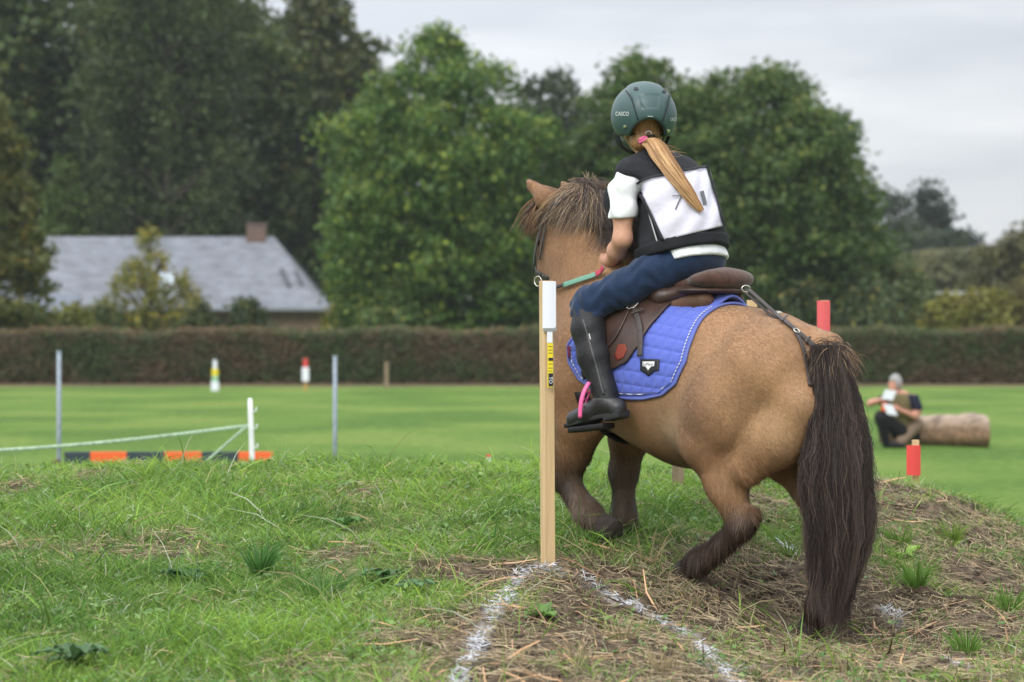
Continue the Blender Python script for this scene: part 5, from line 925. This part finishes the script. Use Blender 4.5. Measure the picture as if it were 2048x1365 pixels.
for (x0, x1, y0, y1, dy, mt, nm, tl) in [(1760, 1782, 778, 800, -.33, white, 'sheet', 4), (1757, 1768, 803, 822, -.32, org, 'orange_card', 2), (1763, 1783, 806, 830, -.34, white, 'sheet', -5)]:
    c4 = [P(x0+tl, y0, 36), P(x1+tl, y0+3, 36), P(x1-tl, y1, 36), P(x0-tl, y1-3, 36)]; V = np.array([q+[0, dy, 0] for q in c4]+[q+[0, dy-.006, 0] for q in c4]); mk(nm, V, [[0, 1, 2, 3], [4, 7, 6, 5], [0, 4, 5, 1], [1, 5, 6, 2], [2, 6, 7, 3], [3, 7, 4, 0]], mt, pa, smooth=False)
# ================================================================ hedge, house
def leafmesh(Pc, nrm, size, cols, asp=.6):
    n = len(Pc); a = rng.normal(0, 1, (n, 3)); e1 = np.cross(nrm, a); e1 /= np.linalg.norm(e1, axis=1)[:, None]+1e-9; e2 = np.cross(nrm, e1); e2 /= np.linalg.norm(e2, axis=1)[:, None]+1e-9; sz = size*(.6+.8*rng.random(n)) if np.isscalar(size) else size; e1 = e1*sz[:, None]*.5; e2 = e2*sz[:, None]*.5*asp
    V = np.stack([Pc-e1, Pc+e2*1.1-e1*.1+nrm*sz[:, None]*.08, Pc+e1, Pc-e2*1.1-e1*.1+nrm*sz[:, None]*.08], 1).reshape(-1, 3); return V, np.arange(n*4).reshape(-1, 4), np.repeat(cols, 4, 0)
leaf = mat('leaf', attr=True, rough=.5, spec=.3, trans=.38)
def hedge_part(x0, x1, y, d, h, label, n, cgreen, cbrown, seed=1):
    r = thing('hedge', label, 'hedge', ((x0+x1)/2, y, 0)); nx, nz = int((x1-x0)/.25), 12; xs = np.linspace(x0, x1, nx); prof = [(-d/2, 0), (-d/2-.05, .5), (-d/2, h*.93), (-d/2+.12, h), (d/2-.12, h), (d/2, h*.9), (d/2, 0)]
    V = []; 
    for i, x in enumerate(xs):
        for (py, pz) in prof: V.append((x, y+py*.93+.05*math.sin(x*2.1+pz*5), pz*.96+.03*math.sin(x*1.7)*(pz > .3)))
    m = len(prof); F_ = [[i*m+j, i*m+j+1, (i+1)*m+j+1, (i+1)*m+j] for i in range(nx-1) for j in range(m-1)]; mk('branches', V, F_, mat('hedge_core', (.035, .027, .015), .9, noise=(6, .5)), r)
    u = rng.random(n); top = u < .25; x = x0+(x1-x0)*rng.random(n); zz = h*rng.random(n)**.9; yf = y-d/2+rng.normal(0, .06, n)-.06; zz = np.where(top, h+rng.normal(0, .05, n)+.02, zz); yf = np.where(top, y+(rng.random(n)-.5)*d, yf); zz += (.05*np.sin(x*1.3)+.2*(fbm(x, x*0, 1.1, 33)-.5))*(zz/h)+(fbm(x, zz, .9, 3)-.5)*.08
    nn = np.where(top[:, None], [[0, -.3, 1.]], [[0, -1., .35]])+rng.normal(0, .55, (n, 3)); nn /= np.linalg.norm(nn, axis=1)[:, None]; mixv = fbm(x*.7, zz*1.2, .8, seed)+rng.normal(0, .16, n)+sstep(.3, 0, zz)*.25; c = np.where((mixv < .5)[:, None], np.array([cgreen]), np.array([cbrown]))*(.5+rng.random(n))[:, None]
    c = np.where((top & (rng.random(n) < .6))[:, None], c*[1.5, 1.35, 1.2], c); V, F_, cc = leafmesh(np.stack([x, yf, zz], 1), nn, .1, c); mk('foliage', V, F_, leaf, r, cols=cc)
hedge_part(-34, 34, 77.5, 1.6, 1.60, 'long clipped brown and green hedge along the far side of the field', 170000, (.06, .088, .026), (.12, .085, .045))
brick = mat('house_brick', (.21, .14, .11), .85, noise=(3, .25)); slate = mat('roof_slate', (.165, .177, .205), .55, .4, noise=(1.6, .3), stretch=(1, 1, 3)); HD = 110.
r = thing('house', 'long low brick house with a grey slate roof and brick chimney behind the hedge', 'house', (P(380, 655, HD)[0], HD, 0)); xl, xr = P(-60, 0, HD)[0], P(652, 0, HD)[0]; ez, rz_ = P(0, 616, HD)[2], P(0, 472, 112.5)[2]; V, F_ = box(xl+.4, xr-.35, HD+.3, HD+7.2, 0, ez+.02); mk('wall', V, F_, brick, r, smooth=False)
yr = HD+3.6; hx = P(548, 0, yr)[0]; gz = rz_-.25; hx2 = P(565, 0, yr)[0]
lx = P(95, 0, yr)[0]; kz = ez+.55; V = [(xl, HD-.2, ez-.05), (xr+.12, HD-.2, ez-.05), (hx, yr-.02, rz_), (lx, yr, rz_), (xr+.12, HD+7.5, ez-.05), (xl, HD+7.5, ez-.05), (xr-.75, HD+.9, ez+.75), (xr-.75, HD+6.4, ez+.75)]
rf = mk('roof', V, [[0, 1, 6, 2], [0, 2, 3], [1, 4, 7, 6], [6, 7, 2], [4, 5, 3, 2], [4, 2, 7], [0, 3, 5]], slate, r, smooth=False); so = rf.modifiers.new('s', 'SOLIDIFY'); so.thickness = .12; so.offset = -1
c0, c1 = P(495, 0, yr)[0], P(532, 0, yr)[0]; V, F_ = box(c0, c1, yr-.35, yr+.35, rz_-.6, rz_+.52); mk('chimney', V, F_, mat('chimney_brick', (.16, .105, .09), .85, noise=(6, .2)), r, smooth=False); V, F_ = box(c0-.05, c1+.05, yr-.4, yr+.4, rz_+.52, rz_+.60); mk('chimney_cap', V, F_, mat('cap_stone', (.15, .11, .1), .8), r, smooth=False)
V = [(xr-2.6, HD-.24, ez-.12), (xr+.1, HD-.24, ez-.12), (xr+.1, HD-.32, ez), (xl, HD-.32, ez), (xl, HD-.24, ez-.12)]; V, F_ = box(xl, xr+.15, HD-.36, HD-.24, ez-.14, ez-.02); mk('gutter', V, F_, mat('gutter', (.2, .21, .23), .5), r, smooth=False)
def onroof(px, py, w, h, dpx, mt, nm, raise_=.06):
    """rooflight on the front slope"""
    n_ = Vector((0, -(rz_-ez), 3.8)).normalized(); zz0 = lambda y_: ez-.05+(y_-(HD-.2))*(rz_-ez+.05)/3.8
    best = None
    for y_ in np.linspace(HD-.2, yr, 200):
        q = P(px, py, y_)
        if q[2] >= zz0(y_): best = q if best is None else best
    for y_ in np.linspace(HD-.2, yr, 400):
        q = P(px, py, y_)
        if q[2] <= zz0(y_): best = q; break
    up = np.array([dpx, 3.8, rz_-ez]); up = up/np.linalg.norm(up); nn = np.array(n_); V = []
    for o_ in (0, raise_):
        for a, b2 in ((-1, -1), (1, -1), (1, 1), (-1, 1)): V.append(best+np.array([a*w/2, 0, 0])+up*b2*h/2+nn*o_)
    mk(nm, V, [[3, 2, 1, 0], [4, 5, 6, 7], [0, 1, 5, 4], [1, 2, 6, 5], [2, 3, 7, 6], [3, 0, 4, 7]], mt, r, smooth=False)
dk = mat('rooflight_dark', (.02, .025, .035), .2, .5); onroof(571, 556, .17, 1.3, -1.9, dk, 'roof_window'); onroof(598, 557, .13, 1.0, -1.9, dk, 'roof_window'); onroof(332, 560, .65, .7, 0, mat('rooflight_pale', (.5, .58, .66), .2, .5), 'roof_window')
def win(px, w, z0, z1, nm, mt): x_ = P(px, 0, HD)[0]; V, F_ = box(x_-w/2, x_+w/2, HD+.24, HD+.3, z0, z1); return mk(nm, V, F_, mt, r, smooth=False)
for px in (300, 430): f_ = win(px, .9, .9, 2.2, 'window_frame', mat('frame_brown', (.12, .09, .07), .7)); x_ = P(px, 0, HD)[0]; V, F_ = box(x_-.38, x_+.38, HD+.2, HD+.245, 1.0, 2.1); mk('pane', V, F_, dk, f_, smooth=False)
r2 = thing('lean_to', 'low dark lean-to with a white post at the left end of the house', 'shed', (P(80, 655, 106)[0], 106, 0)); a0, a1 = P(10, 0, 106)[0], P(145, 0, 106)[0]; zt = P(0, 606, 106)[2]
V = [(a0, 105, zt-.25), (a1, 105, zt-.35), (a1, 108.5, zt+.35), (a0, 108.5, zt+.45)]; o = mk('roof', V, [[0, 1, 2, 3]], mat('lean_roof', (.16, .18, .22), .5), r2, smooth=False); so = o.modifiers.new('s', 'SOLIDIFY'); so.thickness = .1
V, F_ = box(a0+.1, a1-.1, 107.5, 108.3, 0, zt+.1); mk('back_wall', V, F_, mat('lean_wall', (.03, .03, .035), .9), r2, smooth=False)
for px in (88, 12): x_ = P(px, 0, 105.3)[0]; V, F_ = box(x_-.06, x_+.06, 105.2, 105.32, 0, zt-.25); mk('post', V, F_, wp, r2, smooth=False)
# ================================================================ trees
bark = mat('bark', (.055, .043, .033), .9, noise=(4, .4), bump=(8, .05)); TRG = {}
def tree(name, label, x, y, H, prof, ncl, rcl, nleaf, size, ca, cb, group=None, trunk_r=.35, tip=None, clus=None, base=0., tips=.12, up=.35, flat=1., limbs=10, shell=.7, yscale=1.):
    """prof: list (height fraction, radius m); crown filled with leaf clumps"""
    r = thing(name, label, 'tree' if 'tree' in name else 'bush', (x, y, 0), group=group); prof = np.array(prof, float); hh = np.linspace(prof[0, 0], prof[-1, 0], 200); rr = np.interp(hh, prof[:, 0], prof[:, 1]); pr = (rr+.15)**1.3; h = rng.choice(hh, ncl, p=pr/pr.sum())+rng.normal(0, .01, ncl); R = np.interp(h, prof[:, 0], prof[:, 1])
    a = rng.random(ncl)*6.283; q = shell+(1-shell)*rng.random(ncl); inn = rng.random(ncl) < .28; q[inn] = rng.random(inn.sum())*.7; rc = rcl*(.55+.75*rng.random(ncl)); rad_ = np.maximum(R*q-rc*.45, 0)
    cen = np.stack([x+np.cos(a)*rad_, y+np.sin(a)*rad_*yscale, h*H], 1); w = rc**2; i = rng.choice(ncl, nleaf, p=w/w.sum()); d = rng.normal(0, 1, (nleaf, 3)); d[:, 2] += up; d /= np.linalg.norm(d, axis=1)[:, None]; q = .25+.95*rng.random(nleaf)**.8; an = .65+.8*rng.random((ncl, 3)); Pc = cen[i]+d*(rc[i]*q)[:, None]*an[i]*[1, 1, flat]+rng.normal(0, .12*rcl, (nleaf, 3))
    fi = rng.random(nleaf) < .22; hf_ = rng.choice(hh, nleaf, p=pr/pr.sum()); rf_ = np.interp(hf_, prof[:, 0], prof[:, 1])*np.sqrt(rng.random(nleaf))*.93; af = rng.random(nleaf)*6.283; Pc[fi] = np.stack([x+np.cos(af)*rf_, y+np.sin(af)*rf_*yscale, hf_*H], 1)[fi]
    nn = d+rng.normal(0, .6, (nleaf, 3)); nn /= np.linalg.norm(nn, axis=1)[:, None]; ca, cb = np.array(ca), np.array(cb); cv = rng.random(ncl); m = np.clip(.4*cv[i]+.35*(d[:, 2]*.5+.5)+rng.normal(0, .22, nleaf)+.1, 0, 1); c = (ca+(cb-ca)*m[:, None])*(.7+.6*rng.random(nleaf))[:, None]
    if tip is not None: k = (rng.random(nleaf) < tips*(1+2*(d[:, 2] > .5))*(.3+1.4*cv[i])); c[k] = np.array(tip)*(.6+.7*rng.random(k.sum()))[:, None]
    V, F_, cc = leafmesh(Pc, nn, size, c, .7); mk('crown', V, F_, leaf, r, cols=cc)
    top = H*(prof[-1, 0]*.85); K = 10; tr = np.stack([x+.02*H*np.sin(np.linspace(0, 3, K))*.3, y+0*np.linspace(0, 1, K), np.linspace(-.2, top, K)], 1); parts = [tube(tr, np.linspace(trunk_r, trunk_r*.15, K), 8)]
    for j in rng.choice(ncl, min(limbs, ncl), replace=False):
        e = cen[j]; s0 = np.array([x, y, max(e[2]-.45*np.hypot(e[0]-x, e[1]-y)-.8, prof[0, 0]*H*.6)]); md = (s0+e)/2+[0, 0, .15*np.hypot(e[0]-x, e[1]-y)]; parts.append(tube(resamp(np.array([s0, md, e]), 7), np.linspace(trunk_r*.4, .03, 7), 6))
    V, F_ = merge(parts); mk('trunk', V, F_, bark, r); return r
def X_(px, D): return (px-1024)/FPX*D
DG, DG2 = (.034, .066, .018), (.105, .16, .03)
woods = 'tall dark trees in the wood behind the house'
for px, D, H, wd, lab, ca, cb in [(-60, 128, 21, 6, 'tall thin dark tree at the far left edge of the wood', DG, DG2), (150, 132, 24, 7, 'tall open-topped tree above the left end of the slate roof', DG, (.08, .11, .03)), (330, 126, 21.5, 6.5, 'dark conifer-like tree above the middle of the slate roof', (.032, .055, .02), (.08, .11, .035)),
                                 (455, 134, 19.6, 6.6, 'olive topped tree left of the chimney', DG, (.10, .13, .025)), (640, 138, 19.8, 5.6, 'dark round topped tree right of the chimney', (.03, .05, .015), (.10, .11, .025)), (40, 150, 20, 7, 'darker tree deep in the wood at the left', DG, DG2),
                                 (250, 152, 21, 7, 'darker tree deep in the wood behind the roof ridge', DG, DG2), (560, 155, 20.5, 7, 'darker tree deep in the wood behind the chimney', DG, DG2), (730, 150, 17.5, 5, 'dark tree half hidden behind the big lime-green tree', DG, DG2), (400, 148, 20, 7, 'darker tree between the conifer and the chimney', DG, DG2)]:
    w = wd*.72; pr_ = [(.02, w*.8), (.12, w), (.35, w*1.05), (.6, w*1.05), (.82, w*.9), (.94, w*.55), (1., w*.15)]
    tree('woodland_tree', lab, X_(px, D), D, H, pr_, 170, 1.1, 19000 if px < 700 else 11000, .42, ca, cb, woods, .4, tip=(.14, .13, .03), tips=.04, flat=.8)
tree('woodland_tree', 'sparse tall tree whose twigs show against the sky at the top left', X_(330, 120), 120, 22, [(.2, 3), (.5, 4), (.75, 5), (.9, 4.6), (1.02, 2.5)], 140, .9, 16000, .26, (.04, .065, .02), (.09, .125, .035), woods, .3, limbs=50)
CG, CG2 = (.04, .10, .02), (.115, .20, .036)
tree('maple_tree', 'big bright green broad tree with yellow tips in the middle', X_(890, 95), 95, 13.0, [(.06, 3.6), (.2, 4.6), (.35, 5.1), (.54, 5.1), (.68, 4.6), (.78, 3.6), (.88, 2.4), (.95, 1.3), (1.0, .3)], 340, .72, 72000, .2, CG, CG2, None, .3, tip=(.27, .33, .05), tips=.07, flat=.75, up=.5)
tree('oak_tree', 'dark tree peeping out between the two big green trees', X_(1105, 120), 120, 14, [(.15, 3), (.5, 4), (.8, 3.2), (.95, 1.6), (1, .5)], 80, .9, 12000, .3, (.028, .05, .02), (.06, .08, .03), None, .3, limbs=20)
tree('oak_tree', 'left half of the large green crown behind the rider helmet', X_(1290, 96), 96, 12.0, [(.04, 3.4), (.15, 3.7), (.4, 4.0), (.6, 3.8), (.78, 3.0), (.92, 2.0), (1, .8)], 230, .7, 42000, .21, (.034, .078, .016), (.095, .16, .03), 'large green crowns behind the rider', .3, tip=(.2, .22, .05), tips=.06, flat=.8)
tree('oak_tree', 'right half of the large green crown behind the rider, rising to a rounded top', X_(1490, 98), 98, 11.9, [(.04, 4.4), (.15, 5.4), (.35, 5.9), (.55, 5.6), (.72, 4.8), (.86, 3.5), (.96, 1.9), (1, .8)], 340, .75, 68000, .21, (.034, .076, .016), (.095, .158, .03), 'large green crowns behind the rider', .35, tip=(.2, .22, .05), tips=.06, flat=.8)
tree('oak_tree', 'green crown filling the dip right behind the rider shoulders', X_(1395, 101), 101, 11.3, [(.04, 3), (.5, 3), (.75, 2.6), (.92, 1.6), (1, .6)], 120, .75, 18000, .22, (.034, .076, .016), (.095, .158, .03), 'large green crowns behind the rider', .3, tip=(.2, .22, .05), tips=.06, flat=.8)
tree('oak_tree', 'lower green tree on the right shoulder of the large crown', X_(1660, 100), 100, 10.3, [(.04, 2.4), (.2, 2.8), (.5, 2.6), (.75, 1.8), (.92, 1.0), (1, .3)], 100, .85, 15000, .26, (.034, .074, .016), (.09, .155, .03), 'large green crowns behind the rider', .25, limbs=16)
AG, AG2 = (.065, .09, .02), (.15, .155, .035)
tree('spruce_tree', 'yellowish green tree with drooping branches at the left edge', X_(-60, 85), 85, 11.2, [(.02, 2.6), (.2, 3.1), (.35, 2.9), (.55, 2.4), (.75, 1.8), (.9, 1.0), (1, .2)], 160, .6, 24000, .22, AG, AG2, None, .25, tip=(.2, .16, .03), tips=.08, flat=.5, up=-.1)
tree('cypress_tree', 'pale green dome-shaped conifer between the left tree and the roof', X_(130, 118), 118, 9.2, [(.05, 2.2), (.4, 2.3), (.7, 1.6), (.9, .8), (1, .2)], 60, .7, 10000, .22, (.05, .09, .018), (.10, .15, .03), None, .2, up=.6)
tree('apple_tree', 'small yellow-green fruit tree in front of the slate roof', X_(300, 100), 100, 5.4, [(.22, 2.5), (.4, 2.6), (.6, 1.9), (.75, 1.3), (.9, .6), (1.02, .2)], 110, .3, 6800, .14, (.10, .13, .024), (.26, .26, .05), None, .11, tip=(.34, .27, .04), tips=.14, limbs=46)
for px, D, H, w, lab, ca, cb in [(40, 98, 2.7, 1.9, 'dark green bush in front of the lean-to', (.03, .055, .02), (.06, .09, .03)), (150, 96, 2.3, .9, 'small yellow bush left of the fruit tree', (.1, .12, .02), (.2, .21, .03)), (210, 98, 2.6, 1.4, 'green bush at the foot of the fruit tree', (.045, .07, .02), (.09, .12, .03)), (400, 98, 2.5, 1.5, 'olive bush right of the fruit tree', (.05, .07, .02), (.1, .12, .03)),
                                 (500, 99, 2.7, 1.1, 'dark green bush under the eave of the house', (.035, .06, .018), (.07, .11, .03)), (675, 97, 2.5, .7, 'yellow bush at the right corner of the house', (.13, .13, .02), (.26, .25, .03)), (805, 92, 3.6, 2.2, 'light green bush in front of the big bright tree', (.06, .115, .03), (.14, .21, .055)), (1000, 94, 2.6, 2.0, 'green shrub beside the trunk of the big bright tree', (.03, .06, .02), (.07, .11, .03)),
                                 (1180, 92, 3.4, 2.4, 'dark shrub behind the pony head', (.03, .06, .018), (.065, .1, .03)), (1420, 92, 3.0, 2.2, 'dark shrub behind the saddle', (.03, .06, .018), (.065, .1, .03)), (1600, 93, 3.2, 2.0, 'dark shrub left of the red-sleeved stake', (.03, .055, .018), (.06, .09, .03)), (1720, 95, 4.2, 1.8, 'grey-green bush right of the red-sleeved stake', (.06, .095, .04), (.13, .17, .075)),
                                 (1800, 98, 4.0, 1.8, 'grey-green bush in front of the distant shed roof', (.075, .11, .04), (.15, .19, .07)), (1890, 96, 3.0, 1.5, 'yellow-green bush behind the kneeling man', (.13, .15, .03), (.30, .28, .05)), (1975, 96, 3.3, 1.5, 'olive yellow bush above the right part of the hedge', (.11, .13, .03), (.26, .24, .05)), (2070, 96, 4.4, 1.6, 'brownish bush at the right edge above the hedge', (.09, .085, .03), (.17, .14, .04))]:
    tree('garden_bush', lab, X_(px, D), D, H, [(.0, w*.8), (.3, w), (.6, w*.85), (.85, w*.5), (1, w*.15)], 40, .5, 5200, .2, ca, cb, 'bushes between the hedge and the house', .08, limbs=6, tip=(.25, .22, .05), tips=.05)
for px, D, H, w, lab, ca, cb in [(1800, 170, 10.6, 3.2, 'distant tree just right of the large crown', (.035, .05, .03), (.065, .085, .045)), (1860, 180, 11.6, 2.6, 'distant rounded tree standing against the sky at the right', (.035, .048, .034), (.06, .075, .05)), (1945, 230, 9.6, 2.6, 'small far dark tree at the right', (.03, .045, .035), (.05, .07, .045)), (2035, 140, 6.6, 3.4, 'olive tree rising at the right edge', (.06, .065, .02), (.12, .11, .03))]:
    tree('distant_tree', lab, X_(px, D), D, H, [(.1, w*.6), (.3, w), (.6, w*.95), (.85, w*.6), (1, w*.2)], 55, .95, 8000, .36, ca, cb, 'distant trees on the right', .25, limbs=14)
# far wood as one mass, and hills
def mass(x0, x1, y, h0, h1, n, ca, cb, label, sz=.5):
    x = x0+(x1-x0)*rng.random(n); hh = h0+(h1-h0)*fbm(x, x*0+y, .12, 7); z = hh*rng.random(n)**.6; yy = y+rng.normal(0, 1.2, n)-(1-z/hh)*2; nn = rng.normal(0, .6, (n, 3))+[0, -.8, .5]; nn /= np.linalg.norm(nn, axis=1)[:, None]; m = fbm(x, z, .35, 9)+rng.normal(0, .15, n); c = np.array(ca)+(np.array(cb)-np.array(ca))*np.clip(m, 0, 1)[:, None]; V, F_, cc = leafmesh(np.stack([x, yy, z], 1), nn, sz, c, .8); tag(mk('far_wood', V, F_, leaf, cols=cc), label, kind='stuff')
mass(20, 60, 160, 5.5, 8.0, 16000, (.075, .085, .035), (.16, .155, .06), 'olive thicket far off behind the hedge at the right')
mass(-60, 30, 165, 6, 11, 30000, (.02, .035, .015), (.05, .07, .025), 'dark undergrowth deep behind the trees')
r = thing('barn', 'white roof edge of a distant shed among the bushes at the right', 'shed', (X_(1915, 125), 125, 0)); a0, a1 = X_(1875, 125), X_(1952, 125); zz = P(0, 586, 125)[2]; V, F_ = box(a0, a1, 125, 129, 0, zz-.1); mk('wall', V, F_, mat('shed_wall', (.09, .07, .05), .9), r, smooth=False); V, F_ = box(a0-.1, a1+.1, 124.8, 129.2, zz-.1, zz+.05); mk('roof', V, F_, mat('shed_roof', (.42, .43, .46), .6), r, smooth=False)
# ================================================================ air
hz = bpy.data.materials.new('air'); hz.use_nodes = True; ht = hz.node_tree; ht.nodes.remove(ht.nodes['Principled BSDF']); pv = ht.nodes.new('ShaderNodeVolumePrincipled'); pv.inputs['Color'].default_value = (.86, .92, 1, 1); pv.inputs['Density'].default_value = .00025; ht.links.new(pv.outputs[0], ht.nodes['Material Output'].inputs['Volume'])
V, F_ = box(-75, 75, -8, 262, -1.5, 34); tag(mk('haze', V, F_, hz, smooth=False), 'thin pale air between the camera and the far trees', kind='stuff')
